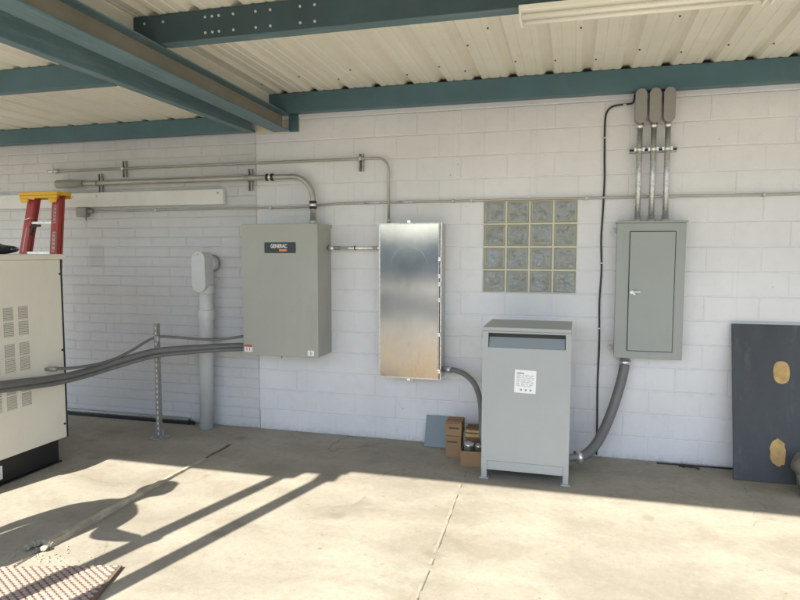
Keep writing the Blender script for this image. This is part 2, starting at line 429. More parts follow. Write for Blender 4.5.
def text_mesh(txt, size, mat, parent, x, y, z, name, width=None, bold=.0):
    cu = bpy.data.curves.new(name, 'FONT'); cu.body = txt; cu.size = size; cu.extrude = .0008
    cu.align_x = 'CENTER'; cu.align_y = 'CENTER'; cu.offset = bold
    cu.materials.append(M[mat])
    ob = bpy.data.objects.new(name, cu); COL.objects.link(ob)
    ob.rotation_euler = (PI / 2, 0, 0)
    o = ORG[parent.name]; ob.parent = parent; ob.location = (x - o.x, y - o.y, z - o.z)
    bpy.context.view_layer.update()
    me = bpy.data.meshes.new_from_object(ob.evaluated_get(bpy.context.evaluated_depsgraph_get()))
    o2 = bpy.data.objects.new(name, me); COL.objects.link(o2)
    o2.rotation_euler = ob.rotation_euler; o2.parent = parent; o2.location = ob.location
    if width: o2.scale.x = width / max(1e-4, max(v.co.x for v in me.vertices) - min(v.co.x for v in me.vertices))
    bpy.data.objects.remove(ob); o2.name = name
    return o2

# ------------------------------------------------------------------ setting: ground
W, H = .4064, .2032
g = MB()
v = [g.bm.verts.new(p) for p in ((-150, -250, 0), (150, -250, 0), (150, .3, 0), (-150, .3, 0))]
g.face(v)
ground = g.build('ground', 'concrete'); ground['kind'] = 'structure'

g = MB(); v = [g.bm.verts.new(p) for p in ((-150, -21, .004), (150, -21, .004), (150, -10.5, .004), (-150, -10.5, .004))]; g.face(v)
tag(g.build('road', 'asphalt'), kind='structure')
g = MB(); v = [g.bm.verts.new(p) for p in ((-150, -250, .004), (150, -250, .004), (150, -29, .004), (-150, -29, .004))]; g.face(v)
g2 = MB(); v2 = [g2.bm.verts.new(p) for p in ((-150, -29, .006), (150, -29, .006), (150, -21, .006), (-150, -21, .006))]; g2.face(v2)
tag(g2.build('pavement', 'pale_slab'), kind='structure')
tag(g.build('field', 'scrub'), kind='structure')
g = MB(); rnd = random.Random(21); prev = None  # ridge added out of view to shape the steel door's reflection
for i in range(61):
    x = -150 + i * 5; hh = 4.0 + rnd.uniform(-.35, .35)
    sec = [g.bm.verts.new(p) for p in ((x, -44, 0), (x, -46, hh * .8), (x, -49, hh), (x, -60, hh * .9), (x, -70, 0))]
    if prev:
        for k in range(4): g.face([prev[k], prev[k + 1], sec[k + 1], sec[k]])
    prev = sec
tag(g.build('hills', 'hillside'), kind='structure')
# the dusty control joint in the slab, right of centre (sawn, a little ragged)
j = MB(); rnd = random.Random(3)
n = 90; ys = [-.55 - i * (6.4 / n) for i in range(n + 1)]
jx = lambda y: -1.842 + (-y - .923) * .0316 + .006 * math.sin(y * 2.3)
L = [j.bm.verts.new((jx(y) - .009 + rnd.uniform(-.006, .005), y, .003)) for y in ys]
R = [j.bm.verts.new((jx(y) + .010 + rnd.uniform(-.004, .004), y, .003)) for y in ys]
for i in range(n):
    if rnd.random() < .85: j.face([L[i], R[i], R[i + 1], L[i + 1]])
tag(j.build('floor_joint', 'dust'), kind='structure')
j = MB()
L = [j.bm.verts.new((jx(y) + .0070 + rnd.uniform(-.003, .002), y, .005)) for y in ys]
R = [j.bm.verts.new((jx(y) + .0105 + rnd.uniform(-.001, .004), y, .005)) for y in ys]
for i in range(n):
    if rnd.random() < .6: j.face([L[i], R[i], R[i + 1], L[i + 1]])
tag(j.build('floor_crack', 'softgap'), kind='structure')
# expansion joint on the line of the wall joint: dark groove by the wall, then the filler stands proud
j = MB()
L = [j.bm.verts.new((-4.085 + rnd.uniform(-.006, .006) + (.012 if y < -1 else 0), y, .003)) for y in ys]
R = [j.bm.verts.new((-4.062 + rnd.uniform(-.005, .012), y, .003)) for y in ys]
for i in range(n): j.face([L[i], R[i], R[i + 1], L[i + 1]])
tag(j.build('floor_joint', 'darkgap'), kind='structure')
st = MB(); n = 26; prev = None; rnd = random.Random(9)
for i in range(n + 1):
    y = -.98 - i * (1.70 / n); t = i / n
    hgt = .010 + .030 * t + rnd.uniform(-.002, .002); w = .017 + .010 * t
    xo = -4.068 - .006 * math.sin(t * 5) + rnd.uniform(-.002, .002)
    sec = [st.bm.verts.new(p) for p in ((xo - w, y, -.005), (xo - w * .8, y, hgt), (xo + w * .8, y, hgt + .002), (xo + w, y, -.005))]
    if prev:
        for k in range(3): st.face([prev[k], prev[k + 1], sec[k + 1], sec[k]])
    else: st.face(sec)
    prev = sec
st.face(prev[::-1])
tag(st.build('joint_filler_strip', 'filler', loc=(-4.07, -1.8, 0)), 'weathered strip of joint filler sticking up from the slab left of the twin post shadows', 'filler strip')
rb = MB()
for i in range(9):
    t = i / 8
    a = -.4 + t * 2.5
    rb.blob((-4.10 + .055 * math.cos(a + 1.2), -2.70 + .07 * math.sin(a + 1.2) - .02, .018), (.026, .024, .020), .22, i, 1)
rb.blob((-4.04, -2.72, .022), (.026, .024, .02), .2, 31, 1)
rb.blob((-4.06, -2.66, .02), (.03, .04, .022), .2, 33, 1)
tag(rb.build('concrete_rubble', 'rubble', loc=(-4.07, -2.7, 0)), 'pale lump of broken concrete at the near end of the filler strip', 'rubble')
crumbs = MB(); rnd = random.Random(5)
for i in range(70):
    x, y = -4.03 + rnd.gauss(0, .11), -2.76 + rnd.gauss(0, .055); r = rnd.uniform(.002, .008)
    crumbs.blob((x, y, r * .4), (r, r, r * .8), .3, i, 1)
for i in range(40):
    x, y = rnd.uniform(-4.9, .8), rnd.uniform(-3.4, -.1); r = rnd.uniform(.002, .005)
    crumbs.blob((x, y, r * .4), (r, r, r * .8), .3, i, 1)
tag(crumbs.build('concrete_crumbs', 'rubble', loc=(-4, -2.8, 0)), 'small pale crumbs of concrete strewn on the slab', 'crumbs', kind='stuff')

# ------------------------------------------------------------------ walls
WX0, WX1, WZ0, WZ1 = -4.5 * W, -2.5 * W, 7 * H, 11 * H
def wall_mesh(x0, x1, ch, ztop, hole=None, seed=1, deep=.007, jv=.0035, front_j=.0012, vdep=.002):
    mb = MB(); rnd = random.Random(seed)
    my = deep
    def back(a, b, c, d): mb.box(a, b, my, .20, c, d)
    if hole:
        hx0, hx1, hz0, hz1 = hole
        back(x0, hx0, -.1, ztop); back(hx1, x1, -.1, ztop); back(hx0, hx1, -.1, hz0); back(hx0, hx1, hz1, ztop)
    else: back(x0, x1, -.1, ztop)
    rows = int(math.ceil(ztop / ch))
    for r in range(rows):
        z0, z1 = r * ch, min((r + 1) * ch, ztop)
        if z1 - z0 < .03: continue
        off = 0 if r % 2 == 0 else .5
        i0 = int(math.floor(x0 / W - off)) - 1; i1 = int(math.ceil(x1 / W - off)) + 1
        for i in range(i0, i1):
            a, b = (i + off) * W, (i + 1 + off) * W
            a, b = max(a, x0), min(b, x1)
            if hole and z0 < hole[3] - .01 and z1 > hole[2] + .01:
                if b <= hole[0] + .01 or a >= hole[1] - .01: pass
                elif a < hole[0] - .01: b = hole[0]
                elif b > hole[1] + .01: a = hole[1]
                else: continue
            if b - a < .03: continue
            y = rnd.uniform(-front_j, front_j); jz = rnd.uniform(-.0018, .0018); tl = rnd.uniform(-.0008, .0008)
            gv, gh = .0025, .0042
            bz, bx = .0045, jv
            # rim on the mortar, then rounded shoulder, then face
            def ring(dx, dz, yy):
                return [mb.bm.verts.new((a + dx, yy - tl, z0 + dz + jz)), mb.bm.verts.new((b - dx, yy + tl, z0 + dz + jz)),
                        mb.bm.verts.new((b - dx, yy + tl, z1 - dz + jz)), mb.bm.verts.new((a + dx, yy - tl, z1 - dz + jz))]
            # horizontal joints are raked, upright joints are nearly filled with paint
            q0 = ring(gv * .6, gh * .5, my + .002)
            q1 = ring(gv, gh, y + .003); q2 = ring(gv + bx, gh + bz, y)
            fill = 1 if rnd.random() < .16 else .45
            if i > i0:
                mb.box(a - gv - .0006, a + gv + .0006, y + vdep * fill, my + .001, z0 + gh, z1 - gh)
            for A, B in ((q0, q1), (q1, q2)):
                for k in range(4): mb.face([A[k], A[(k + 1) % 4], B[(k + 1) % 4], B[k]])
            mb.face(q2)
    return mb

wr = thing('block_wall', (-1, 0, 0), 'white painted wall of full height concrete blocks with a glass block window', 'wall')
wall_mesh(-4.064, 6.0, H, 3.75, (WX0, WX1, WZ0, WZ1), 2, .0064, .0036, .0018, .0026).build('masonry', 'wall', wr)
MB().box(-4.0688, -4.0642, .0025, .05, 0, 3.6).build('sealant', 'conduit_paint', wr)
wl = thing('block_wall', (-6, 0, 0), 'greyer white wall of thin half height courses behind the red ladder and vent riser', 'wall')
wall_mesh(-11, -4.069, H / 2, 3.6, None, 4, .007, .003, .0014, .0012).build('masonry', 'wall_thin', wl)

# glass block window, 4 x 4
win = MB()
bw = (WX1 - WX0) / 4; bh = (WZ1 - WZ0) / 4; mg = .0075
win.box(WX0 + .002, WX1 - .002, .022, .034, WZ0 + .002, WZ1 - .002)
for i in range(5):
    x = WX0 + i * bw
    a, b = (x - mg, x + mg)
    if i == 0: a = WX0 + .001
    if i == 4: b = WX1 - .001
    win.box(a, b, .0, .028, WZ0 + .001, WZ1 - .001)
for k in range(5):
    z = WZ0 + k * bh; a, b = z - mg, z + mg
    if k == 0: a = WZ0 + .0015
    if k == 4: b = WZ1 - .0015
    win.box(WX0 + .0015, WX1 - .0015, -.0015, .027, a, b)
# remove the solid backing: keep only the grid
bmw = win.bm
bmw.verts.ensure_lookup_table()
bmesh.ops.delete(bmw, geom=bmw.verts[:8], context='VERTS')
wobj = win.build('glass_block_window', 'mortar_cream', wr, bevel=.002)
gl = MB(); rnd = random.Random(12)
for i in range(4):
    for k in range(4):
        x0, x1 = WX0 + i * bw + mg, WX0 + (i + 1) * bw - mg
        z0, z1 = WZ0 + k * bh + mg, WZ0 + (k + 1) * bh - mg
        # hollow block: front pane with a rounded rim, thickness 10 mm
        e = .017
        q0 = [gl.bm.verts.new(p) for p in ((x0, .012, z0), (x1, .012, z0), (x1, .012, z1), (x0, .012, z1))]
        q1 = [gl.bm.verts.new(p) for p in ((x0 + e, .005, z0 + e), (x1 - e, .005, z0 + e), (x1 - e, .005, z1 - e), (x0 + e, .005, z1 - e))]
        qb = [gl.bm.verts.new(p) for p in ((x0, .022, z0), (x1, .022, z0), (x1, .022, z1), (x0, .022, z1))]
        for kk in range(4):
            gl.mi = 1; gl.face([q0[kk], q0[(kk + 1) % 4], q1[(kk + 1) % 4], q1[kk]]); gl.mi = 0; gl.face([q0[kk], qb[kk], qb[(kk + 1) % 4], q0[(kk + 1) % 4]])
        gl.face(q1); gl.face(qb[::-1])
gl.build('glass_panes', ['glass', 'glass_rim'], wobj)
bk = MB()   # far side of the hollow blocks, seen dimly through the wavy glass
for i in range(4):
    for k in range(4):
        x0, x1 = WX0 + i * bw + mg, WX0 + (i + 1) * bw - mg; z0, z1 = WZ0 + k * bh + mg, WZ0 + (k + 1) * bh - mg
        vb = [bk.bm.verts.new(p) for p in ((x0, .10, z0), (x1, .10, z0), (x1, .10, z1), (x0, .10, z1))]
        vf = [bk.bm.verts.new(p) for p in ((x0, .0235, z0), (x1, .0235, z0), (x1, .0235, z1), (x0, .0235, z1))]
        bk.face(vb)
        for kk in range(4): bk.face([vf[kk], vf[(kk + 1) % 4], vb[(kk + 1) % 4], vb[kk]])
bk.build('block_cavity', 'interior', wobj)

# ------------------------------------------------------------------ canopies
RS = .0225                                       # the right roof rises a little away from the wall
def shear(mb, s=RS):
    for v in mb.bm.verts: v.co.z += -v.co.y * s
    return mb
def deck_sheet(x0, x1, y0, y1, z, rib0, pitch=.305):
    mb = MB(); prof = []
    i = math.ceil((x0 - rib0) / pitch)
    x = rib0 + i * pitch
    prof.append((x0, 0))
    while x < x1 - .3:
        prof += [(x - .047, 0), (x - .022, .034), (x + .022, .034), (x + .047, 0)]
        for m in (.105, .20):
            prof += [(x + m - .017, 0), (x + m - .009, .005), (x + m + .009, .005), (x + m + .017, 0)]
        x += pitch
    prof.append((x1, 0))
    nseg = 6
    rows = []
    for k in range(nseg + 1):
        y = y0 + (y1 - y0) * k / nseg
        rows.append([mb.bm.verts.new((px, y, z + pz)) for px, pz in prof])
    for k in range(nseg):
        for q in range(len(prof) - 1):
            mb.face([rows[k][q], rows[k][q + 1], rows[k + 1][q + 1], rows[k + 1][q]])
    return mb

def channel(mb, x0, x1, yf, yb, z0, z1, t=.006, lip=.018):
    """C purlin along x, web at yf (towards the yard), flanges reaching to yb"""
    mb.box(x0, x1, yf, yf + t, z0, z1)
    mb.box(x0, x1, yf + t, yb, z0, z0 + t); mb.box(x0, x1, yf + t, yb, z1 - t, z1)
    mb.box(x0, x1, yb - t, yb, z0 + t, z0 + lip); mb.box(x0, x1, yb - t, yb, z1 - lip, z1 - t)
    return mb

cr = thing('steel_canopy', (-3.77, -4.62, 0), 'taller teal steel canopy with cream ribbed sheet roof over the transformer', 'canopy')
YE = -4.655
deck_r = shear(deck_sheet(-4.055, 6.2, YE - .03, -.004, 3.273, -1.58)).build('roof_deck', 'deck', cr, solid=.0012)
shear(MB().box(-3.86, 6.2, -.045, -.008, 3.2705, 3.312)).build('rib_closure', 'slot', cr)  # dark fill added to stop sky light leaking through the rib ends
shear(channel(MB(), -3.93, 6.2, -.10, -.004, 3.09, 3.27)).build('wall_beam', 'teal', cr, bevel=.004)
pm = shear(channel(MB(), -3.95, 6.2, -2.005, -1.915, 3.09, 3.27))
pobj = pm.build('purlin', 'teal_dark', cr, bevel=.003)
for x in (-3.78, -3.64, -3.33, -3.28, -3.232, -3.13, -2.975, -2.875, -2.675, -2.58):  # pale discs: bolts, and light through open holes painted as dots
    for z in (3.125, 3.222):
        if x < -3.4 and z < 3.2: continue
        zz = z + 2.005 * RS
        bo = MB(); bo.cyl((x, -2.0055, zz), (x, -2.0115, zz), .0085, 10); bo.build('bolt', 'bolt', pobj)
# bottom flange carries the lighter worn paint
fl = MB(); fl.box(-3.66, 6.2, -2.0065, -1.913, 3.0868, 3.0898); shear(fl).build('flange_plate', 'flange_worn', pobj)
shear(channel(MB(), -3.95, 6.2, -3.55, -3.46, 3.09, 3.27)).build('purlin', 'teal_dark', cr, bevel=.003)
shear(channel(MB(), -3.93, 6.2, YE, YE + .09, 3.09, 3.27)).build('purlin', 'teal', cr, bevel=.003)
ib = MB(); X0, X1 = -3.860, -3.680
ib.box(X0, X1, -4.72, -.03, 2.930, 2.941); ib.box(X0, X1, -4.72, -.03, 3.079, 3.0895)
shear(ib)
raf = ib.build('rafter', 'teal_worn', cr, bevel=.003)
wb = MB(); wb.box(-3.775, -3.765, -4.72, -.03, 2.941, 3.079); shear(wb).build('web', 'taupe', raf)
cl = MB(); cl.box(-3.705, -3.606, -.016, -.004, 2.930, 3.087); cl.cyl((-3.655, -.017, 3.03), (-3.655, -.03, 3.03), .014, 8)
cl.build('cleat_plate', 'teal', cr, bevel=.003)
for i, (k, y) in enumerate(((-7, -.42), (-6, -.55), (-5, -.40), (-4, -.62), (-3, -.38), (-2, -.52), (-1, -.36), (-1, -.95), (0, -.5), (0, -1.25), (1, -.45), (2, -.40), (2, -1.1), (3, -.55), (4, -.42), (4, -1.15), (5, -.5), (6, -.45))):
    x = -1.58 + k * .305 + (.06 if i % 3 else -.058); z = 3.273 - y * RS
    e = MB(); e.cyl((x, y, z - .001), (x, y, z - .009), .0065, 8); e.build('roof_screw', 'screw_rust', cr)
gs = MB(); gs.prism([(-3.64, -.012, 3.10), (-3.60, -.012, 3.22), (-3.615, -.012, 3.235), (-3.655, -.012, 3.12)], (0, -.004, 0))
gs.build('gusset', 'galv_dull', cr)
MB().box(-3.82, -3.72, -4.67, -4.57, 0, 3.03).build('post', 'teal', cr, bevel=.005)
MB().box(3.0, 3.1, -4.67, -4.57, 0, 3.18).build('post', 'teal', cr, bevel=.005)

cs = MB(); cs.prism([(-3.870, YE - .02, 3.095), (-3.870, -.006, 3.095), (-3.870, -.006, 3.272), (-3.870, YE - .02, 3.272)], (.002, 0, 0)); shear(cs).build('closure_strip', 'deck', cr)
cl_ = thing('steel_canopy', (-4.105, -4.6, 0), 'lower teal steel canopy with cream ribbed sheet roof above the generator', 'canopy')
YL = -4.63
deck_sheet(-11, -3.876, YL - .03, -.004, 3.100, -5.2481 + .305 * .0).build('roof_deck', 'deck', cl_, solid=.0012)
MB().box(-11, -3.88, -.045, -.008, 3.0975, 3.139).build('rib_closure', 'slot', cl_)  # same dark light stop, added for the lower roof's ribs
channel(MB(), -11, -4.066, -.10, -.004, 2.945, 3.097).build('wall_beam', 'teal', cl_, bevel=.004)
channel(MB(), -11, -4.155, -1.90, -1.82, 2.94, 3.097).build('purlin', 'teal', cl_, bevel=.003)
channel(MB(), -11, -4.155, -3.3, -3.22, 2.94, 3.097).build('purlin', 'teal', cl_, bevel=.003)
channel(MB(), -11, -3.99, YL, YL + .08, 2.94, 3.097).build('purlin', 'teal', cl_, bevel=.003)
lr = MB()
lr.box(-4.066, -4.060, YL + .085, -.104, 2.94, 3.097); lr.box(-4.145, -4.066, YL + .085, -.104, 2.94, 2.946); lr.box(-4.145, -4.066, YL + .085, -.104, 3.091, 3.097)
lr.build('rafter', 'teal_worn', cl_, bevel=.003)
MB().box(-4.155, -4.055, -4.65, -4.55, 0, 2.938).build('post', 'teal', cl_, bevel=.005)
MB().box(-9.2, -9.1, -4.65, -4.55, 0, 2.938).build('post', 'teal', cl_, bevel=.005)

# ------------------------------------------------------------------ fluorescent fixtures on the purlin
def fixture(name, x0, x1, y, ztop, label, group):
    t = thing(name, ((x0 + x1) / 2, y, ztop), label, 'light fixture', group)
    mb = MB()
    mb.prism([(x0, y - .062, ztop - .001), (x0, y + .062, ztop - .001), (x0, y + .062, ztop - .028), (x0, y + .022, ztop - .052), (x0, y - .022, ztop - .052), (x0, y - .062, ztop - .028)], (x1 - x0, 0, 0))
    mb.build('housing', 'fixture', t, bevel=.002)
    for s in (-1, 1):
        tb = MB(); tb.cyl((x0 + .02, y + s * .048, ztop - .062), (x1 - .02, y + s * .048, ztop - .062), .0135, 14); tb.build('lamp_tube', 'tube', t)
    for xx in (x0 + .004, x1 - .016):
        e = MB(); e.box(xx, xx + .012, y - .068, y + .068, ztop - .082, ztop - .03); e.build('end_bracket', 'fixture', t, bevel=.002)
    return t
FZ = 3.0862 + 1.98 * RS
fixture('strip_light', -1.362, -.122, -1.985, FZ, 'unlit cream twin tube strip light under the purlin, the one whose left end shows', 'strip lights under the purlin')
fixture('strip_light', -.105, 1.135, -1.985, FZ, 'twin tube strip light that continues past the right edge of the photo', 'strip lights under the purlin')

# white batten low on the left wall
bt = thing('wall_batten', (-5.7, 0, 2.33), 'long white boxed light batten on the thin course wall behind the ladder', 'light fixture')
MB().box(-7.3, -4.402, -.062, -.002, 2.252, 2.404).build('housing', 'batten', bt, bevel=.008)
for x in (-4.46, -5.9, -6.2):
    c_ = MB(); c_.cyl((x, -.062, 2.365), (x, -.0645, 2.365), .0115, 10); c_.build('screw', 'galv_dull', bt)

# ------------------------------------------------------------------ conduits on the wall
def strut(x, z0, z1, label):
    t = thing('strut_bracket', (x, 0, z0), label, 'bracket', 'strut pieces holding conduit')
    w = .021; d = .036
    mb = MB()
    mb.box(x - w, x + w, -.006, -.002, z0, z1); mb.box(x - w, x - w + .003, -d, -.006, z0, z1); mb.box(x + w - .003, x + w, -d, -.006, z0, z1)
    mb.box(x - w + .003, x - w + .010, -d, -d + .003, z0, z1); mb.box(x + w - .010, x + w - .003, -d, -d + .003, z0, z1)
    mb.build('channel', 'galv_dull', t)
    sl = MB(); sl.box(x - .006, x + .006, -.0075, -.0062, z0 + .02, z1 - .02); sl.build('slot', 'slot', t)
strut(-5.877, 2.405, 2.60, 'short strut channel under the left end of the thick conduit')
strut(-5.572, 2.555, 2.722, 'short strut channel under the left end of the thin upper conduit')
strut(-4.12, 2.38, 2.592, 'short strut channel by the wall joint under the thick conduit')
strut(-2.97, 2.532, 2.692, 'short strut channel just left of the bend in the thin conduit')

tc = thing('thin_conduit', (-2.70, 0, 2.05), 'thin upper conduit running level then bending down to the stainless box', 'conduit')
yc = -.050
MB().tube(bend((-6.37, yc, 2.642), (-2.695, yc, 2.645), (-2.695, yc, 2.055), .115), .0115, 12).build('pipe', 'conduit_paint', tc)
e = MB(); e.tube([(-6.53, yc, 2.640), (-6.44, yc, 2.640)], .014, 12); e.build('end_plug', 'zinc', tc)
e = MB(); e.tube([(-6.44, yc, 2.640), (-6.435, yc, 2.640), (-6.40, yc, 2.640), (-6.37, yc, 2.642)], [.014, .024, .024, .016], 12); e.build('coupling', 'galv_dull', tc)
e = MB(); e.cyl((-2.695, yc, 2.053), (-2.695, yc, 2.085), .017, 12); e.build('connector', 'galv', tc)
for x, z in ((-5.572, 2.642), (-2.97, 2.645)):
    e = MB(); e.box(x - .012, x + .012, yc - .016, -.034, z - .017, z + .017); e.build('strap', 'galv', tc, bevel=.003)

bc = thing('thick_conduit', (-3.43, 0, 2.05), 'thick conduit with black taped couplings bending down into the big tan grey box', 'conduit')
yb = -.085; rb_ = .026
zb = 2.497
MB().tube(bend((-6.08, yb, zb), (-3.432, yb, zb), (-3.432, yb, 2.05), .215, 14), rb_, 18).build('pipe', 'conduit_paint', bc)
lb = MB(); lb.tube([(-6.385, yb, zb + .001), (-6.37, yb, zb), (-6.20, yb, zb), (-6.10, yb, zb), (-6.04, yb, zb)], [.030, .046, .046, .036, .031], 16); lb.build('conduit_body', 'lbgrey', bc)
for p, q in (((-3.905, yb, zb), (-3.845, yb, zb)), ((-3.432, yb, 2.255), (-3.432, yb, 2.195))):
    p, q = Vector(p), Vector(q); d = (q - p)
    e = MB(); e.cyl(p, q, rb_ + .006, 18); cpl = e.build('coupling', 'zinc', bc)
    for f0 in (-.12, .75):
        e = MB(); e.cyl(p + d * f0, p + d * (f0 + .37), rb_ + .009, 18); e.build('tape_band', 'cable', cpl)
e = MB(); e.cyl((-3.432, yb, 2.04), (-3.432, yb, 2.085), rb_ + .010, 18); e.build('connector', 'galv', bc)
for x in (-5.877, -4.12):
    e = MB(); e.tube([(x - .013, yb, zb), (x + .013, yb, zb)], rb_ + .004, 18); e.box(x - .012, x + .012, yb, -.034, zb - .028, zb - .020); e.box(x - .012, x + .012, yb, -.034, zb + .020, zb + .028); e.build('strap', 'galv_dull', bc)

lc = thing('long_conduit', (-3, 0, 2.23), 'thin conduit from a junction box crossing the whole wall above the glass window', 'conduit')
yl = -.030
pts = [(-5.98, yl, 2.208), (-5.2, yl, 2.210), (-4.2, yl, 2.212), (-3.72, yl, 2.211), (-3.55, yl, 2.213), (-3.40, yl, 2.224), (-3.22, yl, 2.236), (-3.05, yl, 2.239), (-2.2, yl, 2.2395), (-1.5, yl, 2.2415), (0, yl, 2.2425), (2, yl, 2.242), (5, yl, 2.24)]
MB().tube(spline(pts, 6), .0095, 10).build('pipe', 'conduit_paint', lc)
jb = MB(); jb.box(-6.165, -6.04, -.075, -.006, 2.15, 2.25); jbo = jb.build('junction_box', 'lbgrey', lc, bevel=.012)
e = MB(); e.tube([(-6.04, yl, 2.207), (-5.99, yl, 2.208), (-5.975, yl, 2.208)], [.026, .020, .014], 12); e.build('connector', 'lbgrey', lc)
e = MB(); e.tube([(-6.06, -.04, 2.15), (-6.06, -.04, 2.115)], .008, 8); e.build('stub', 'lbgrey', lc)
for x0, x1 in ((-2.935, -2.78), (-2.60, -2.47)):
    e = MB(); e.cyl((x0, yl, 2.2395), (x1, yl, 2.2395), .0125, 12); e.build('coupling', 'galv', lc)
for x in (-5.2, -3.9, -2.1, -1.93, -.95, .4):
    e = MB(); e.box(x - .011, x + .011, yl - .0125, -.004, 2.225 if x > -3.3 else 2.196, 2.254 if x > -3.3 else 2.224); e.build('strap', 'conduit_paint', lc, bevel=.003)

# ------------------------------------------------------------------ PVC riser at the left wall
vr = thing('vent_riser', (-4.58, -.12, 0), 'fat grey plastic riser pipe with an elbow box at its top on the left wall', 'riser pipe')
yv = -.135; xv = -4.565
MB().tube([(xv - .03, yv, 0), (xv - .004, yv, 1.20), (xv, yv, 1.46)], .068, 24).build('pipe', 'pvc', vr)
e = MB(); e.tube([(xv - .006, yv, 1.105), (xv - .004, yv, 1.205)], .078, 24); e.build('coupling', 'pvc', vr, bevel=.003)
e = MB(); e.tube([(xv, yv, 1.37), (xv, yv, 1.45)], .076, 24); e.build('collar', 'pvc', vr, bevel=.003)
hb = MB(); hb.prism(stadium(xv - .006, 1.585, .136, .385, yv - .115, 12), (0, .155, 0)); hd = hb.build('conduit_body', 'pvc', vr, bevel=.006)
e = MB(); e.prism(stadium(xv - .006, 1.585, .150, .400, yv - .127, 12), (0, .0115, 0)); cv = e.build('cover', 'pvc', hd, bevel=.003)
e = MB(); e.cyl((xv - .008, yv - .128, 1.755), (xv - .008, yv - .131, 1.755), .010, 10); e.build('screw', 'galv_dull', cv)
e = MB(); e.tube([(xv + .0, yv + .03, 1.665), (xv + .0, -.003, 1.665)], .078, 24); e.build('wall_sleeve', 'pvc', vr, bevel=.003)
e = MB(); e.tube([(xv + .0, -.03, 1.665), (xv + .0, -.0035, 1.665)], .085, 24); e.build('escutcheon', 'lbgrey', vr)

# ------------------------------------------------------------------ transfer switch (big tan-grey box)
bx = thing('switch_cabinet', (-3.67, -.16, .81), 'large tan grey electrical cabinet with a black nameplate on the wall', 'electrical box')
A0, A1, AD, AZ0, AZ1 = -4.047, -3.285, -.330, .812, 2.040
MB().box(A0, A1, AD + .012, -.002, AZ0, AZ1 - .004).build('enclosure', 'tan_grey', bx, bevel=.006)
MB().box(A0 - .003, A1 + .003, AD - .008, AD + .011, AZ0 - .004, AZ1).build('door', 'tan_grey', bx, bevel=.005)
e = MB(); e.prism([(A1 - .002, AD + .02, AZ1 - .062), (A1 - .002, -.004, AZ1 - .035), (A1 - .002, -.004, AZ1 - .002), (A1 - .002, AD + .02, AZ1 - .003)], (.012, 0, 0)); e.build('rain_lip', 'tan_grey', bx, bevel=.002)
np_ = MB(); np_.box(-3.812, -3.497, AD - .0125, AD - .0085, 1.771, 1.869); npo = np_.build('nameplate', 'plate', bx, bevel=.002)
text_mesh('GENERAC', .050, 'letter', npo, -3.664, AD - .0135, 1.834, 'lettering', width=.165, bold=.0012)
e = MB(); e.box(-3.662, -3.585, AD - .0136, AD - .0126, 1.788, 1.806); e.build('tagline_mark', 'orange', npo)
e = MB(); e.box(-4.035, -3.955, AD - .0105, AD - .0085, .838, .905); e.mi = 1; e.box(-4.035, -3.955, AD - .0115, AD - .0106, .885, .905)
e.box(-4.015, -4.007, AD - .0115, AD - .0106, .85, .88); e.box(-3.985, -3.977, AD - .0115, AD - .0106, .85, .88); e.build('warning_sticker', ['white', 'red'], bx)
e = MB(); e.box(-3.388, -3.325, AD - .0105, AD - .0085, .826, .876); e.mi = 1; e.box(-3.362, -3.352, AD - .0112, AD - .0106, .835, .866); e.build('sticker', ['white', 'ink'], bx)
e = MB(); e.cyl((-3.67, AD - .004, AZ0 - .016), (-3.67, AD + .02, AZ0 - .016), .012, 10); e.build('latch', 'galv_dull', bx)

# nipple between the cabinet and the stainless box
nc = thing('short_conduit', (-3.0, 0, 1.819), 'short galvanised conduit bridging the tan cabinet and the stainless box', 'conduit')
MB().cyl((-3.284, -.10, 1.819), (-2.742, -.10, 1.819), .018, 16).build('pipe', 'zinc', nc)
for a, b in ((-3.272, -3.215), (-2.80, -2.745)):
    e = MB(); e.cyl((a, -.10, 1.819), (b, -.10, 1.819), .024, 16); e.build('connector', 'zinc', nc)
e = MB(); e.cyl((-3.010, -.10, 1.819), (-3.000, -.10, 1.819), .021, 16); e.build('ring', 'slot', nc)

# ------------------------------------------------------------------ stainless box
sb = thing('stainless_box', (-2.45, -.1, .64), 'tall stainless steel electrical box with a smudged door', 'electrical box')
B0, B1, BD, BZ0, BZ1 = -2.742, -2.165, -.200, .640, 2.040
MB().box(B0 + .006, B1 - .006, BD + .014, -.002, BZ0 + .006, BZ1 - .006).build('enclosure', 'stainless_edge', sb, bevel=.004)
dm = MB()     # slightly dished door skin
nx_, nz_ = 14, 30; grid = []
for k in range(nz_ + 1):
    row = []
    for i in range(nx_ + 1):
        u, w = i / nx_, k / nz_
        bul = .0016 * math.sin(PI * u) * math.sin(PI * w) - .0005 * math.sin(PI * u) * math.sin(2 * PI * w + .6)
        row.append(dm.bm.verts.new((B0 + .012 + u * (B1 - B0 - .040), BD - .004 - bul, BZ0 + .012 + w * (BZ1 - BZ0 - .024))))
    grid.append(row)
for k in range(nz_):
    for i in range(nx_): dm.face([grid[k][i], grid[k][i + 1], grid[k + 1][i + 1], grid[k + 1][i]])
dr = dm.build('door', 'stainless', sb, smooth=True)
fr = MB()
fr.box(B0, B0 + .012, BD - .006, BD + .014, BZ0, BZ1); fr.box(B1 - .026, B1 - .018, BD - .006, BD + .014, BZ0, BZ1)
fr.box(B0 + .012, B1 - .026, BD - .006, BD + .014, BZ0, BZ0 + .012); fr.box(B0 + .012, B1 - .026, BD - .006, BD + .014, BZ1 - .012, BZ1)
fr.box(B1 - .015, B1, BD + .004, BD + .014, BZ0, BZ1)
fr.build('door_frame', 'stainless_edge', sb, bevel=.0015)
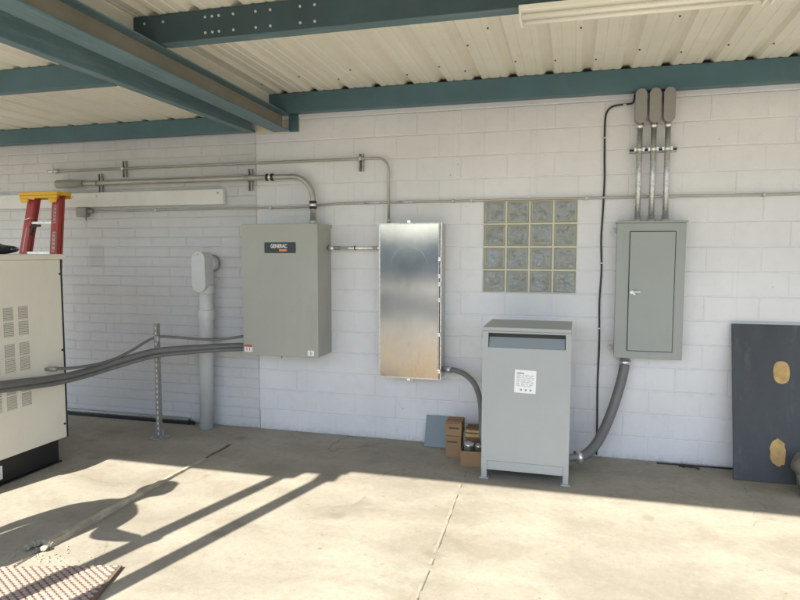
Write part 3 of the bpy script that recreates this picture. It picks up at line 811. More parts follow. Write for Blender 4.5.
hg = MB(); hg.cyl((B1 - .017, BD - .004, BZ0 + .01), (B1 - .017, BD - .004, BZ1 - .01), .0035, 8); hg.build('hinge', 'slot', sb)
for z in (1.72, 1.57, 1.50, 1.36, 1.05, .72):
    e = MB(); e.box(B1 - .028, B1 - .006, BD - .014, BD - .004, z - .018, z + .018); e.cyl((B1 - .018, BD - .014, z), (B1 - .018, BD - .021, z), .006, 8); e.build('clamp', 'zinc', sb, bevel=.002)
for z in (BZ1 + .012, BZ0 - .010):
    e = MB(); e.box(-2.478, -2.448, BD - .006, BD + .012, z - .012, z + .012); e.build('clamp', 'zinc', sb, bevel=.002)

fx = thing('flexible_conduit', (-1.95, -.1, .6), 'grey flexible conduit curving from the stainless box down behind the transformer', 'conduit')
MB().tube(spline([(-2.10, -.10, .72), (-2.04, -.105, .715), (-1.95, -.13, .685), (-1.86, -.18, .61), (-1.80, -.26, .48), (-1.775, -.36, .33), (-1.755, -.42, .20), (-1.70, -.43, .13), (-1.62, -.43, .12)], 8), .024, 16).build('hose', 'flex', fx)
e = MB(); e.tube([(-2.166, -.10, .722), (-2.13, -.10, .722), (-2.125, -.10, .722), (-2.09, -.10, .72)], [.028, .028, .032, .030], 12); e.build('connector', 'galv', fx)

# ------------------------------------------------------------------ transformer
tr = thing('transformer', (-1.37, -.5, 0), 'grey floor standing transformer cabinet with a louvred top slot and paper label', 'transformer')
T0, T1, TF, TB = -1.712, -1.046, -.800, -.235
TZ0, TZ1 = .075, 1.204
MB().box(T0 + .004, T1 - .004, TF + .040, TB, TZ0, TZ1 - .012).build('housing', 'ansi', tr, bevel=.004)
top = MB(); top.prism([(T0, TF + .002, TZ1 - .03), (T0, TF + .002, TZ1), (T0 + .004, TB - .01, TZ1 + .004), (T0 + .004, TB - .01, TZ1 - .011)], (T1 - T0, 0, 0))
top.build('hood', 'ansi', tr, bevel=.004)
fp = MB()
ox0, ox1, oz0, oz1 = T0 + .044, T1 - .040, 1.046, 1.160
fp.box(T0, ox0, TF, TF + .039, TZ0, TZ1 - .031); fp.box(ox1, T1, TF, TF + .039, TZ0, TZ1 - .031)
fp.box(ox0, ox1, TF, TF + .039, oz1, TZ1 - .031); fp.box(ox0, ox1, TF + .001, TF + .039, TZ0 + .075, oz0)
fp.build('front_panel', 'ansi', tr)
rl = MB(); rl.box(ox0, ox1, TF + .005, TF + .039, TZ0, TZ0 + .072); rl.build('bottom_rail', 'ansi', tr, bevel=.003)
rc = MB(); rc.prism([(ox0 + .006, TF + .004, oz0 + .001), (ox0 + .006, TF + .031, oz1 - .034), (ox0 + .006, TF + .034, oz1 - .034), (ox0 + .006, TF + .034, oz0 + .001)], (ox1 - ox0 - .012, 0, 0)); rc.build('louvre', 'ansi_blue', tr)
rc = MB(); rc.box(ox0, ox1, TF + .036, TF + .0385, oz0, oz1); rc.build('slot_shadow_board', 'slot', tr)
lbm = MB(); LX0, LX1, LZ0, LZ1 = -1.462, -1.300, .702, .880
R_ = Matrix.Rotation(math.radians(1.6), 4, 'Y'); cc = Vector(((LX0 + LX1) / 2, 0, (LZ0 + LZ1) / 2)); MT = Matrix.Translation(cc) @ R_ @ Matrix.Translation(-cc)
lbm.box(LX0, LX1, TF - .0006, TF + .0005, LZ0, LZ1, MT)
lbm.mi = 1; rnd = random.Random(2)
lbm.box(LX0 + .016, LX0 + .070, TF - .0012, TF - .0007, LZ1 - .030, LZ1 - .020, MT)
for k in range(9):
    z = LZ1 - .042 - k * .0105; x = LX0 + .014
    while x < LX1 - .03:
        w = rnd.uniform(.010, .034); w = min(w, LX1 - .014 - x)
        lbm.box(x, x + w, TF - .0012, TF - .0007, z, z + .0032, MT); x += w + rnd.uniform(.005, .014)
for k in range(3):
    cx_ = LX0 + .052 + k * .036
    lbm.prism([MT @ Vector((cx_ + .009 * math.cos(a * PI / 6), TF - .0007, LZ0 + .024 + .009 * math.sin(a * PI / 6))) for a in range(12)], (0, -.0005, 0))
lbm.build('paper_label', ['white', 'ink'], tr)
for x, y in ((T0 + .022, TF + .02), (T1 - .022, TF + .02), (T0 + .022, TB - .03), (T1 - .022, TB - .03)):
    f = MB(); f.box(x - .021, x + .021, y - .018, y + .022, .012, TZ0 - .001); f.mi = 0; f.box(x - .034, x + .034, y - .024, y + .028, 0, .0115); f.build('foot', 'ansi', tr, bevel=.002)
for x, z in ((T0 + .014, .95), (T0 + .014, .55), (T0 + .014, .17), (T1 - .014, .95), (T1 - .014, .55), (T1 - .014, .17)):
    e = MB(); e.cyl((x, TF - .0005, z), (x, TF - .005, z), .006, 8); e.build('screw', 'galv_dull', tr)

# ------------------------------------------------------------------ panelboard
pb = thing('panelboard', (-.44, -.08, .9), 'green grey breaker panel with a latched door under three conduits', 'electrical box')
P0, P1, PD, PZ0, PZ1 = -.705, -.178, -.150, .905, 2.022
MB().box(P0 + .006, P1 - .006, PD + .008, -.002, PZ0 + .004, PZ1 - .004).build('enclosure', 'panel', pb, bevel=.004)
MB().box(P0, P1, PD - .004, PD + .007, PZ0, PZ1).build('front_cover', 'panel', pb, bevel=.004)
MB().box(P0 - .006, P1 + .012, PD - .016, -.004, PZ1 + .001, PZ1 + .014).build('drip_hood', 'panel', pb, bevel=.003)
D0, D1, DZ0, DZ1 = -.600, -.258, .972, 1.948
MB().box(D0 - .006, D1 + .006, PD - .0055, PD - .0042, DZ0 - .006, DZ1 + .006).build('door_gap', 'slot', pb)
dro = MB().box(D0, D1, PD - .016, PD - .0057, DZ0, DZ1).build('door', 'panel', pb, bevel=.003)
lt = MB(); lt.cyl((-.578, PD - .016, 1.456), (-.578, PD - .030, 1.456), .016, 14); lt.bar((-.600, PD - .031, 1.457), (-.512, PD - .033, 1.460), .018, .010); lt.cyl((-.560, PD - .030, 1.440), (-.560, PD - .034, 1.440), .010, 10)
lt.build('handle', 'zinc', dro, bevel=.002)
for z in (1.962, .972):
    e = MB(); e.cyl((P0 - .026, -.014, z), (P0 - .026, -.003, z), .021, 14); e.box(P0 - .03, P0 + .01, -.010, -.0035, z - .020, z + .020); e.cyl((P0 - .026, -.014, z), (P0 - .026, -.026, z), .011, 6); e.build('mounting_ear', 'lug_zinc', pb)

rs_x = ((-.5455, -.5445, -.548), (-.438, -.437, -.440), (-.331, -.330, -.332))
first = None
yr = -.085
labels = ('left riser of the three capped conduits over the breaker panel, next to the black cable', 'middle riser of the three capped conduits over the breaker panel', 'right riser of the three capped conduits over the breaker panel')
for i, x in enumerate((-.545, -.438, -.331)):
    if first is None:
        r = thing('riser_conduit', (x, yr, 2.036), labels[0], 'conduit', 'riser conduits with cast caps')
        MB().cyl((x, yr, 2.036), (x, yr, 2.80), .0225, 18).build('pipe', 'galv', r)
        e = MB(); e.tube([(x, yr, 2.036), (x, yr, 2.050), (x, yr, 2.0505), (x, yr, 2.085)], [.036, .036, .030, .030], 16); e.build('connector', 'galv', r)
        e = MB(); e.cyl((x, yr, 2.790), (x, yr, 2.830), .028, 16); e.build('collar', 'zinc', r)
        cb = MB(); cb.prism(stadium(x, 2.960, .082, .268, yr - .052, 10), (0, .100, 0)); cbo = cb.build('conduit_body', 'lbgrey', r, bevel=.008)
        cvr = MB(); cvr.prism(stadium(x, 2.960, .088, .274, yr - .058, 10), (0, .0055, 0)); cvr.build('cover', 'lbgrey', cbo, bevel=.002)
        e = MB(); e.cyl((x, yr + .03, 3.02), (x, -.003, 3.02), .026, 14); e.build('wall_nipple', 'galv_dull', r)
        first = r; r0 = Vector((x, yr, 2.036))
    else:
        r = copy_tree(first); r.location = (x, yr, 2.036); r['label'] = labels[i]
sbz = thing('strut_rail', (-.44, 0, 2.62), 'dark strut rail clamping the three risers to the wall', 'bracket')
e = MB(); e.box(-.615, -.255, -.046, -.004, 2.600, 2.641); e.build('channel', 'galv_dull', sbz)
e = MB(); e.box(-.6155, -.2545, -.0475, -.0465, 2.612, 2.629); e.build('slot', 'slot', sbz)
for x in (-.545, -.438, -.331):
    e = MB(); e.tube([(x, yr, 2.606), (x, yr, 2.635)], .0265, 16); e.box(x + .022, x + .040, -.095, -.047, 2.606, 2.635); e.box(x - .040, x - .022, -.095, -.047, 2.606, 2.635); e.build('clamp', 'zinc', sbz)

ck = thing('black_cable', (-.81, 0, .24), 'thin black cable stapled down the wall left of the breaker panel', 'cable')
MB().tube(spline([(-.590, -.055, 3.075), (-.596, -.045, 3.02), (-.615, -.016, 3.008), (-.68, -.012, 3.006), (-.76, -.012, 2.993), (-.802, -.012, 2.95), (-.815, -.012, 2.86), (-.812, -.012, 2.6), (-.807, -.012, 2.4), (-.813, -.012, 2.14), (-.822, -.012, 1.9), (-.813, -.012, 1.63), (-.823, -.012, 1.35), (-.816, -.012, 1.03), (-.821, -.012, .6), (-.815, -.012, .24), (-.815, -.014, .02)], 8), .0075, 10).build('wire', 'cable', ck)
for x, z in ((-.815, 2.74), (-.815, 1.69), (-.822, 1.13), (-.66, 3.006)):
    e = MB(); e.box(x - .016, x + .010, -.022, -.004, z - .006, z + .006); e.build('staple', 'galv', ck, bevel=.003)

fh = thing('flexible_conduit', (-.8, -.3, 0), 'thick dark grey flexible conduit sweeping from the breaker panel into the transformer', 'conduit')
pts = [(-.612, -.085, .855), (-.616, -.09, .80), (-.640, -.105, .68), (-.690, -.14, .50), (-.755, -.20, .33), (-.83, -.29, .20), (-.905, -.37, .135), (-.965, -.41, .115)]
MB().tube(spline(pts, 10), .041, 22).build('hose', 'flex', fh)
e = MB(); e.tube([(-.612, -.085, .903), (-.612, -.085, .875), (-.612, -.085, .874), (-.612, -.085, .845)], [.040, .040, .050, .048], 18); e.build('connector', 'zinc', fh)
e = MB(); e.tube([(-1.045, -.43, .105), (-.985, -.42, .110), (-.984, -.42, .110), (-.955, -.405, .118)], [.030, .030, .058, .056], 18); e.build('connector', 'zinc', fh)

# ------------------------------------------------------------------ things at the wall foot
bd = thing('leaning_board', (.7, -.15, 0), 'dark charcoal plywood board with two bare oval patches leaning on the wall', 'board')
tilt = math.atan2(.250, 1.207)
MB_ = Matrix.Translation((.205, -.300, .002)) @ Matrix.Rotation(math.radians(1.0), 4, 'Z') @ Matrix.Rotation(-tilt, 4, 'X')
e = MB(); e.box(0, 1.22, 0, .018, 0, 1.232, MB_); e.build('panel', 'board', bd, bevel=.002)
for cx_, cz_, rx, rz_, irr in ((.352, .855, .058, .088, .0), (.315, .235, .055, .105, .25)):
    o_ = []; rnd = random.Random(int(cx_ * 1000))
    for a in range(28):
        t = 2 * PI * a / 28; k = 1 + rnd.uniform(-irr, irr) * .35
        sq = 1 / (abs(math.cos(t)) ** 2.6 + abs(math.sin(t)) ** 2.6) ** (1 / 2.6)
        o_.append(MB_ @ Vector((cx_ + rx * k * sq * math.cos(t), -.0002, cz_ + rz_ * k * sq * math.sin(t))))
    nrm = MB_.to_3x3() @ Vector((0, -.0035, 0))
    e = MB(); e.prism(o_, nrm); e.build('bare_patch', 'ply', bd)

sk = thing('canvas_sack', (.72, -.45, 0), 'rumpled olive grey sack lying on the slab against the dark board', 'sack')
e = MB(); q = bmesh.ops.create_icosphere(e.bm, subdivisions=4, radius=1)
rnd = random.Random(4)
for v_ in q['verts']:
    c = v_.co; k = 1 + .07 * math.sin(7 * c.x + 3 * c.z) + .05 * math.sin(11 * c.y + 5 * c.x)
    v_.co = Vector((c.x * .22 * k, c.y * .14 * k, c.z * .13 * k + .02 * math.sin(9 * c.x)))
mt = Matrix.Translation((.745, -.47, .125)) @ Matrix.Rotation(math.radians(-28), 4, 'Z') @ Matrix.Rotation(math.radians(38), 4, 'Y')
for v_ in q['verts']:
    v_.co = mt @ v_.co; v_.co.z = max(v_.co.z, .004)
e.build('sack_body', 'sack', sk, smooth=True)
e = MB(); e.tube(spline([(.60, -.50, .15), (.615, -.54, .10), (.63, -.56, .04), (.60, -.58, .012)], 6), [.03] * 6 + [.036] * 6 + [.03] * 7, 10); e.build('sack_neck', 'sack', sk, smooth=True)
e = MB(); e.box(-.03, .03, -.002, .002, -.02, .02, Matrix.Translation((.668, -.575, .225)) @ Matrix.Rotation(math.radians(-25), 4, 'X')); e.build('tag', 'white', sk)

pl = MB(); mt = Matrix.Translation((-2.335, -.120, .001)) @ Matrix.Rotation(math.radians(-20), 4, 'X')
pl.box(0, .225, 0, .005, 0, .285, mt)
tag(pl.build('steel_plate', 'bluegrey', loc=(-2.22, -.1, 0), bevel=.001), 'small blue grey steel plate leaning on the wall left of the cartons', 'plate')

def carton(name, x0, x1, y0, y1, z0, z1, rz, label, marks):
    c0 = Vector(((x0 + x1) / 2, (y0 + y1) / 2, z0))
    t = thing(name, c0, label, 'box', 'cardboard cartons by the transformer')
    mt = Matrix.Translation(c0) @ Matrix.Rotation(math.radians(rz), 4, 'Z'); w, d, h = (x1 - x0) / 2, (y1 - y0) / 2, z1 - z0
    e = MB(); e.box(-w, w, -d, d, 0, h, mt); e.build('carton_body', 'card', t, bevel=.003)
    if marks:
        e = MB()
        for a, b, zz, th in marks: e.box(-w + a * 2 * w, -w + b * 2 * w, -d - .0012, -d - .0002, h * zz, h * zz + th, mt)
        e.build('print', 'darkink', t)
    e = MB(); e.box(-w * .98, w * .98, -.004, .004, h + .0002, h + .0012, mt); e.build('tape', 'card_dark', t)
    return t
carton('carton', -2.088, -1.955, -.37, -.17, 0, .190, 4, 'lower cardboard carton of the small stack beside the transformer', [(.05, .75, .70, .012)])
carton('carton', -2.090, -1.948, -.365, -.18, .1915, .315, 1, 'upper cardboard carton of the small stack beside the transformer', [(.22, .85, .50, .014), (.05, .9, .88, .006)])
# open box with fittings
ob_ = thing('open_carton', (-1.82, -.44, 0), 'low open cardboard box of metal fittings beside the transformer', 'box', 'cardboard cartons by the transformer')
mt = Matrix.Translation((-1.830, -.46, 0)) @ Matrix.Rotation(math.radians(3), 4, 'Z'); w, d, h, t_ = .095, .085, .125, .004
e = MB(); e.box(-w, w, -d, -d + t_, 0, h, mt); e.box(-w, w, d - t_, d, 0, h, mt); e.box(-w, -w + t_, -d + t_, d - t_, 0, h, mt); e.box(w - t_, w, -d + t_, d - t_, 0, h, mt); e.box(-w + t_, w - t_, -d + t_, d - t_, 0, t_, mt)
e.build('carton_body', 'card', ob_)
for nm, x, y, z, r, lab in (('conduit_fitting', -1.865, -.47, .128, .036, 'round zinc fitting at the left in the open carton'), ('conduit_fitting', -1.785, -.455, .118, .026, 'smaller zinc fitting at the right in the open carton')):
    t = thing(nm, (x, y, z), lab, 'fitting', 'fittings in the open carton')
    e = MB(); e.tube(spline([(x - .01, y + .02, z - .05), (x, y, z + .01), (x + .004, y - .008, z + .045)], 4), r, 14); e.build('elbow_body', 'galv', t)
    e = MB(); e.tube([(x + .004, y - .008, z + .030), (x + .005, y - .01, z + .044)], r * 1.15, 14); e.build('lock_ring', 'zinc', t)
cb2 = thing('orange_carton', (-1.80, -.25, 0), 'carton with an orange printed band behind the open box of fittings', 'box', 'cardboard cartons by the transformer')
e = MB(); e.box(-1.915, -1.735, -.335, -.20, 0, .262); e.build('carton_body', 'card_dark', cb2, bevel=.003)
e = MB(); e.box(-1.914, -1.736, -.3365, -.3352, .185, .245); e.mi = 1; e.box(-1.914, -1.736, -.3378, -.3367, .215, .226); e.build('printed_band', ['ply', 'darkink'], cb2)

# debris at the wall foot on the right
dbm = MB()
dbm.tube(spline([(-.33, -.055, .006), (-.2, -.05, .006), (0, -.045, .006), (.15, -.04, .006), (.27, -.035, .006)], 5), .006, 8)
tag(dbm.build('loose_cable', 'cable', loc=(-.05, -.05, 0)), 'thin dark cable scrap lying along the wall foot left of the dark board', 'cable')
e = MB(); e.tube(spline([(-.16, -.085, .01), (-.12, -.10, .022), (-.08, -.10, .012), (-.05, -.12, .022), (-.01, -.13, .008)], 5), .009, 8); e.blob((-.13, -.09, .014), (.022, .014, .014), .3, 2, 1)
tag(e.build('wire_scrap', 'cable', loc=(-.08, -.1, 0)), 'small black twisted scrap of wire on the slab below the breaker panel', 'scrap')
# rail on the floor along the left wall
fr_ = thing('floor_channel', (-5.6, -.06, 0), 'dark steel rail lying along the foot of the left wall', 'rail')
e = MB(); e.box(-7.2, -4.83, -.085, -.02, 0, .030); e.build('rail_body', 'black', fr_, bevel=.003)
e = MB(); e.box(-7.2, -4.86, -.060, -.012, .0305, .055); e.build('rail_top', 'galv_dull', fr_, bevel=.004)
e = MB(); e.blob((-4.80, -.07, .02), (.035, .03, .026), .3, 8, 1); e.build('rail_end', 'black', fr_)

# ------------------------------------------------------------------ perforated strut post carrying the hoses
sp_ = thing('strut_post', (-4.83, -.56, 0), 'upright slotted strut post on a foot plate carrying the grey hoses', 'post')
px, py = -4.835, -.56
e = MB(); hz = 1.105
w = .0205
# back web built around the slots so they are open
e.box(px - w, px - .008, py - .022, py - .019, .01, hz); e.box(px + .008, px + w, py - .022, py - .019, .01, hz)
z = .01; k = 0
while z < hz - .02:
    e.box(px - .008, px + .008, py - .022, py - .019, z, min(z + .024, hz)); z += .0508
e.box(px - w, px - w + .0028, py - .019, py + .019, .01, hz); e.box(px + w - .0028, px + w, py - .019, py + .019, .01, hz)
e.build('channel', 'galv_dull', sp_)
e = MB(); e.box(px - .0165, px + .0165, py - .017, py + .012, .012, hz - .02); e.build('inner_bar', 'white', sp_)  # white bar added behind the slots to paint their bright glints
e = MB(); e.box(px - .075, px + .075, py - .075, py + .075, 0, .008)
e.box(px - .050, px - w - .001, py - .004, py + .004, .0085, .085); e.box(px + w + .001, px + .050, py - .004, py + .004, .0085, .085)
for dx in (-.05, .05): e.cyl((px + dx, py - .045, .0085), (px + dx, py - .045, .024), .011, 8)
e.build('foot_plate', 'galv_dull', sp_, bevel=.002)
for z in (.865, .968):
    e = MB(); e.box(px + .005, px + .045, py - .052, py - .022, z - .028, z + .024); e.build('clamp', 'zinc', sp_, bevel=.003)

def hose(name, pts, r, mat, label, conn=None):
    t = thing(name, pts[0], label, 'conduit', 'grey hoses from the generator to the cabinet')
    MB().tube(spline(pts, 10), r, 16).build('hose', mat, t)
    for c in conn or ():
        e = MB(); e.tube(c, [r * 1.15, r * 1.15, r * 1.6, r * 1.6], 14); e.build('connector', 'galv_dull', t)
    return t
hose('flexible_hose', [(-4.05, -.20, .872), (-4.25, -.26, .868), (-4.5, -.40, .862), (-4.80, -.610, .850), (-4.98, -.86, .800), (-5.09, -1.15, .750), (-5.12, -1.45, .742), (-5.13, -1.80, .772), (-5.13, -2.10, .80), (-5.14, -2.4, .82), (-5.20, -2.56, .825)], .031, 'flex', 'thickest dark grey flexible hose from generator to cabinet along the upright post')
hose('flexible_hose', [(-4.05, -.24, .846), (-4.3, -.32, .838), (-4.55, -.46, .826), (-4.80, -.640, .806), (-4.98, -.90, .752), (-5.07, -1.18, .712), (-5.10, -1.5, .706), (-5.12, -1.85, .735), (-5.13, -2.15, .765), (-5.15, -2.40, .775), (-5.20, -2.50, .775)], .018, 'flex', 'medium grey hose running just beneath the thickest hose')
hose('flexible_hose', [(-5.16, -1.46, .816), (-5.09, -1.36, .808), (-5.05, -1.15, .800), (-5.01, -.97, .815), (-4.95, -.80, .868), (-4.84, -.60, .972), (-4.70, -.50, .972), (-4.5, -.38, .945), (-4.3, -.28, .940), (-4.12, -.2, .965), (-4.05, -.19, .978)], .0125, 'flex', 'thin grey hose from a fitting on the generator side over the post top',
     [((-5.208, -1.50, .817), (-5.185, -1.487, .817), (-5.184, -1.487, .817), (-5.14, -1.45, .815))])

# ------------------------------------------------------------------ generator
gn = thing('generator', (-5.75, -2.1, 0), 'cream standby generator enclosure with louvred side on a black base', 'generator')
G1, G0, GF, GB = -5.210, -6.35, -2.62, -1.285
GZ0, GZ1 = .195, 1.715
MB().box(G0, G1, GF, GB, GZ0, GZ1).build('enclosure', 'cream', gn, bevel=.006)
MB().box(G0 - .03, G1 + .022, GF - .03, GB + .028, GZ1 + .001, GZ1 + .046).build('lid', 'cream', gn, bevel=.006)
MB().box(G0 + .02, G1 - .012, GF + .02, GB - .095, .012, GZ0 - .001).build('base', 'black', gn, bevel=.004)
MB().box(G0 + .0, G1 + .004, GF + .0, GB - .085, 0, .0115).build('base_flange', 'black', gn)
e = MB(); e.box(G1 + .0005, G1 + .003, GB - .018, GB - .001, GZ0, GZ1); e.build('corner_seam', 'slot', gn)
cols = ((-1.735, -1.645), (-1.870, -1.782), (-2.005, -1.917), (-2.14, -2.052))
rows = ((1.250, 1.352), (1.125, 1.235), (.965, 1.068), (.845, .955), (.675, .778), (.557, .665))
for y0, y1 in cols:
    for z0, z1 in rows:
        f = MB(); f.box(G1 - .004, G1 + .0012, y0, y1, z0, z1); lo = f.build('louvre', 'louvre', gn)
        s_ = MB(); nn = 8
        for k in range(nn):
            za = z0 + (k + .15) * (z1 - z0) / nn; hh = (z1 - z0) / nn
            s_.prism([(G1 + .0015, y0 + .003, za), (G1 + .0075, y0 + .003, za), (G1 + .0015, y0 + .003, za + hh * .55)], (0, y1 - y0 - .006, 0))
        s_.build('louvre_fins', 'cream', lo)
for y, z in ((-1.312, 1.595), (-1.316, .95), (-1.322, .315)):
    e = MB(); e.cyl((G1 + .001, y, z), (G1 + .008, y, z), .009, 10); e.build('bolt', 'slot', gn)
e = MB(); e.box(G1 - .0115, G1 - .0100, -2.03, -1.93, .045, .150); e.build('sticker', 'white', gn)

tp = thing('folded_tarp', (-5.6, -1.75, 1.762), 'dark navy folded tarp heaped on top of the generator', 'tarp')
e = MB(); q = bmesh.ops.create_icosphere(e.bm, subdivisions=4, radius=1)
for v_ in q['verts']:
    c = v_.co; k = 1 + .06 * math.sin(9 * c.x) + .05 * math.sin(13 * c.y + 2)
    v_.co = Vector((-5.58 + c.x * .27 * k, -1.80 + c.y * .36 * k, 1.762 + max(0, (.035 + c.z * .055) * k)))
e.build('tarp_folds', 'tarp', tp, smooth=True)
e = MB(); rnd = random.Random(6)
for i in range(9):
    y = rnd.uniform(-2.05, -1.5); e.blob((-5.305 - rnd.uniform(0, .03), y, 1.800 + rnd.uniform(-.015, .012)), (.006, .008, .004), .1, i, 1)
e.build('eyelets', 'white', tp)

# ------------------------------------------------------------------ step ladder behind the generator
ld = thing('step_ladder', (-6.2, -.55, 0), 'folded red fibreglass step ladder with yellow top cap behind the generator', 'ladder')
LT = 2.365
def rail_pt(side, z, back=0.):
    """centre line of a rail: folded ladder leaning back towards the wall"""
    t = z / 2.3
    x = (-6.248 - .222 * (1 - t)) if side < 0 else (-5.952 + .102 * (1 - t))
    return Vector((x, -.90 + .35 * t + back, z))
e = MB(); e.box(-6.338, -5.878, -.610, -.425, LT - .034, LT)
e.box(-6.338, -5.878, -.615, -.597, LT - .062, LT - .0345); e.box(-6.338, -5.878, -.440, -.422, LT - .062, LT - .0345)
for xc in (-6.275, -5.935):
    e.prism([(xc - .052, -.6165, LT - .063), (xc + .052, -.6165, LT - .063), (xc + .040, -.6165, LT - .105), (xc - .040, -.6165, LT - .105)], (0, .020, 0))
e.build('top_cap', 'ladder_yellow', ld, bevel=.007)
for sd_ in (-1, 1):
    p0, p1 = rail_pt(sd_, 0), rail_pt(sd_, LT - .066)
    e = MB()
    e.bar(p0, p1, .084, .006, (0, 1, 0))
    e.bar(p0 + Vector((.0395, .022, 0)), p1 + Vector((.0395, .022, 0)), .005, .036, (0, 1, 0)); e.bar(p0 + Vector((-.0395, .022, 0)), p1 + Vector((-.0395, .022, 0)), .005, .036, (0, 1, 0))
    e.build('front_rail', 'ladder_red', ld, bevel=.0015)
    q0, q1 = rail_pt(sd_, 0, .075), rail_pt(sd_, LT - .036, .075)
    e = MB(); e.bar(q0, q1, .060, .024, (0, 1, 0)); e.build('rear_rail', 'ladder_red', ld, bevel=.003)
for k in range(1, 8):
    z = k * .295; a_, b_ = rail_pt(-1, z), rail_pt(1, z)
    e = MB(); e.box(a_.x + .036, b_.x - .036, a_.y + .004, a_.y + .050, z - .012, z + .012); e.build('step', 'alu', ld, bevel=.002)
a_ = rail_pt(-1, 2.10)
e = MB(); e.bar(a_ + Vector((-.052, -.008, -.012)), a_ + Vector((.050, -.008, .012)), .006, .040, (0, 1, 0)); e.build('spreader', 'alu', ld)
e = MB(); e.bar(a_ + Vector((.03, -.012, -.075)), a_ + Vector((.155, -.012, -.062)), .020, .026, (0, 1, 0)); e.bar(a_ + Vector((.075, -.015, -.07)), a_ + Vector((.035, -.015, -.16)), .018, .018, (0, 1, 0)); e.build('tool_rack', 'slot', ld, bevel=.003)
for sd_, z0, z1, w_ in ((1, 1.78, 1.975, .036), (1, 2.06, 2.235, .030), (-1, 1.78, 2.02, .014)):
    a_, b_ = rail_pt(sd_, z0) + Vector((0, -.0042, 0)), rail_pt(sd_, z1) + Vector((0, -.0042, 0))
    e = MB(); e.bar(a_, b_, w_, .0015, (0, 1, 0))
    if sd_ > 0:
        e.mi = 1
        for q in range(5):
            c = a_.lerp(b_, (q + .5) / 5); e.box(c.x - .010, c.x + .010, c.y - .002, c.y - .001, c.z - .008, c.z + .006)
    e.build('rail_sticker', ['sticker_grey', 'ladder_red'], ld)

# ------------------------------------------------------------------ studded mat
ma = thing('studded_mat', (-3.8, -3.1, 0), 'faded brick red studded mat on the slab crossed by the post shadows', 'mat')
c0 = Vector((-3.455, -2.765, 0)); ang = math.radians(17.5)
mt = Matrix.Translation(c0) @ Matrix.Rotation(ang, 4, 'Z')
MW, MD_ = 1.22, .62
e = MB(); e.box(-MW, 0, -MD_, 0, .004, .020, mt); e.build('sheet', 'matlow', ma, bevel=.003)
e = MB(); p = .0440
nx_, ny_ = int(MW / p), int(MD_ / (p / 2))
for r_ in range(ny_):
    for i in range(nx_):
        x = -MW + (i + .50 + (.5 if r_ % 2 else 0)) * p; y = -MD_ + (r_ + .6) * p / 2
        ring0 = [e.bm.verts.new(mt @ Vector((x + .0175 * math.cos(a * PI / 4 + PI / 8), y + .0105 * math.sin(a * PI / 4 + PI / 8), .0202))) for a in range(8)]
        ring1 = [e.bm.verts.new(mt @ Vector((x + .0125 * math.cos(a * PI / 4 + PI / 8), y + .0075 * math.sin(a * PI / 4 + PI / 8), .0265))) for a in range(8)]
        for k in range(8): e.face([ring0[k], ring0[(k + 1) % 8], ring1[(k + 1) % 8], ring1[k]])
        e.face(ring1)
e.build('studs', 'mat', ma)

# ------------------------------------------------------------------ helper standing out of frame by the post (casts the shadow on the slab)
pe = thing('person', (-4.62, -3.8, 0), 'person in work shirt and brimmed hat standing beside the canopy post with one forearm out', 'person')
def skinned(name, verts, edges, mat, parent, root=0, sub=2):
    me = bpy.data.meshes.new(name); o = ORG[parent.name]
    me.from_pydata([Vector(v[0]) - o for v in verts], edges, []); me.materials.append(M[mat])
    ob = bpy.data.objects.new(name, me); COL.objects.link(ob); ob.parent = parent; ORG[ob.name] = o
    md = ob.modifiers.new('skin', 'SKIN'); md.use_smooth_shade = True
    for i, v in enumerate(verts):
        sv = me.skin_vertices[0].data[i]; sv.radius = v[1]; sv.use_root = (i == root)
    ss = ob.modifiers.new('sub', 'SUBSURF'); ss.levels = sub; ss.render_levels = sub
    return ob
bxp, byp = -4.55, -3.78
V = lambda x, y, z, rx, ry=None: ((bxp + x, byp + y, z), (rx, ry or rx))
body = [V(0, 0, .92, .25, .20), V(0, .01, 1.10, .24, .19), V(0, .02, 1.28, .25, .18), V(0, .03, 1.44, .15, .11), V(.01, .05, 1.53, .065), V(.02, .07, 1.60, .085, .10), V(.02, .08, 1.70, .085, .105), V(.02, .08, 1.78, .06, .07),
        V(-.25, .02, 1.38, .075), V(-.30, .0, 1.15, .062), V(-.28, .08, .92, .045), V(-.27, .10, .84, .04, .025),
        V(.24, .02, 1.37, .075), V(.31, .03, 1.14, .066), V(.52, .07, 1.10, .045), V(.62, .08, 1.10, .04, .022),
        V(-.12, 0, .80, .13), V(-.14, .02, .46, .085), V(-.14, -.02, .10, .06), V(-.15, .10, .04, .045, .035),
        V(.12, 0, .80, .13), V(.14, .04, .46, .085), V(.14, 0, .10, .06), V(.15, .12, .04, .045, .035)]
ed = [(0, 1), (1, 2), (2, 3), (3, 4), (4, 5), (5, 6), (6, 7), (3, 8), (8, 9), (9, 10), (10, 11), (3, 12), (12, 13), (13, 14), (14, 15), (0, 16), (16, 17), (17, 18), (18, 19), (0, 20), (20, 21), (21, 22), (22, 23)]
skinned('body', body, ed, 'shirt', pe)
e = MB(); e.blob((bxp + .02, byp + .08, 1.765), (.105, .125, .07), .02, 1, 2); e.tube([(bxp + .02, byp + .08, 1.715), (bxp + .02, byp + .08, 1.727)], .135, 24); e.build('hat', 'cap', pe)
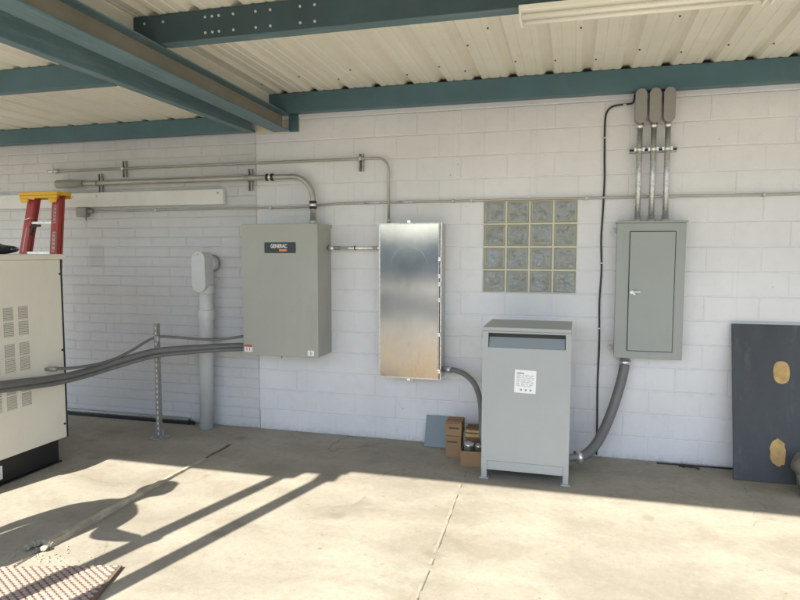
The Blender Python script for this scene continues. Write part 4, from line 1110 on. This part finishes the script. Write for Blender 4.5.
for s_, hx, hy, hz_, dx in ((-1, -.27, .11, .80, 0), (1, .68, .085, 1.10, 1)):
    for k in range(4):
        off = (k - 1.5) * .018
        if dx: pts = [(bxp + hx, byp + hy, hz_ + off), (bxp + hx + .04, byp + hy, hz_ + off * 1.1), (bxp + hx + .075 - abs(off) * .5, byp + hy + .012, hz_ + off * 1.1)]
        else: pts = [(bxp + hx, byp + hy + off, hz_), (bxp + hx, byp + hy + off, hz_ - .04), (bxp + hx + .012, byp + hy + off, hz_ - .075 + abs(off) * .5)]
        e = MB(); e.tube(spline(pts, 3), .0085, 8); e.build('finger', 'skin', pe)
    e = MB()
    if dx: e.tube([(bxp + hx - .05, byp + hy + .01, hz_ + .03), (bxp + hx - .01, byp + hy + .02, hz_ + .06)], .010, 8)
    else: e.tube([(bxp + hx + .01, byp + hy + .03, hz_ + .06), (bxp + hx + .02, byp + hy + .06, hz_ + .02)], .010, 8)
    e.build('thumb', 'skin', pe)

# ------------------------------------------------------------------ light
AZ = math.atan2(.25, 1.0); EL = math.atan(1 / (1.16 / math.cos(AZ)))
w = bpy.data.worlds.new('World'); S.world = w; w.use_nodes = True
nt = w.node_tree; sky = nt.nodes.new('ShaderNodeTexSky'); sky.sky_type = 'NISHITA'; sky.sun_disc = False
sky.sun_elevation = EL; sky.sun_rotation = math.radians(180) + AZ
sky.air_density = 1.0; sky.dust_density = .6; sky.ozone_density = 1.0
bg = nt.nodes['Background']; nt.links.new(sky.outputs[0], bg.inputs['Color']); bg.inputs['Strength'].default_value = .125
sd = bpy.data.lights.new('sun', 'SUN'); sd.energy = 5.0; sd.angle = math.radians(.53); sd.color = (1, .945, .83)
so = bpy.data.objects.new('sun', sd); COL.objects.link(so)
dirv = Vector((math.sin(AZ) * math.cos(EL), math.cos(AZ) * math.cos(EL), -math.sin(EL)))
so.rotation_euler = dirv.to_track_quat('-Z', 'Y').to_euler(); so.location = (-3, -9, 8)

# ------------------------------------------------------------------ camera (solved from the block courses)
F, YAW, PIT, ROL = 627.89, .270418, .075828, .001351
CX, CD, CH = -1.03719, 5.63795, 1.77958
fw = Vector((-math.sin(YAW) * math.cos(PIT), math.cos(YAW) * math.cos(PIT), -math.sin(PIT)))
r0 = Vector((math.cos(YAW), math.sin(YAW), 0)); u0 = r0.cross(fw)
rv = r0 * math.cos(ROL) + u0 * math.sin(ROL); uv = rv.cross(fw)
cd = bpy.data.cameras.new('camera'); cam = bpy.data.objects.new('camera', cd); COL.objects.link(cam)
mw = Matrix((rv, uv, -fw)).transposed().to_4x4(); mw.translation = (CX, -CD, CH); cam.matrix_world = mw
cd.sensor_fit = 'HORIZONTAL'; cd.sensor_width = 36; cd.lens = F / 800 * 36; cd.clip_start = .05; cd.clip_end = 1000
S.camera = cam

S.render.engine = 'CYCLES'
S.cycles.use_denoising = True
S.cycles.max_bounces = 10; S.cycles.diffuse_bounces = 6; S.cycles.glossy_bounces = 4; S.cycles.transmission_bounces = 6
S.cycles.sample_clamp_indirect = 6
S.view_settings.view_transform = 'Standard'; S.view_settings.look = 'None'
S.view_settings.exposure = 1.34; S.view_settings.gamma = 1; S.view_settings.use_curve_mapping = False
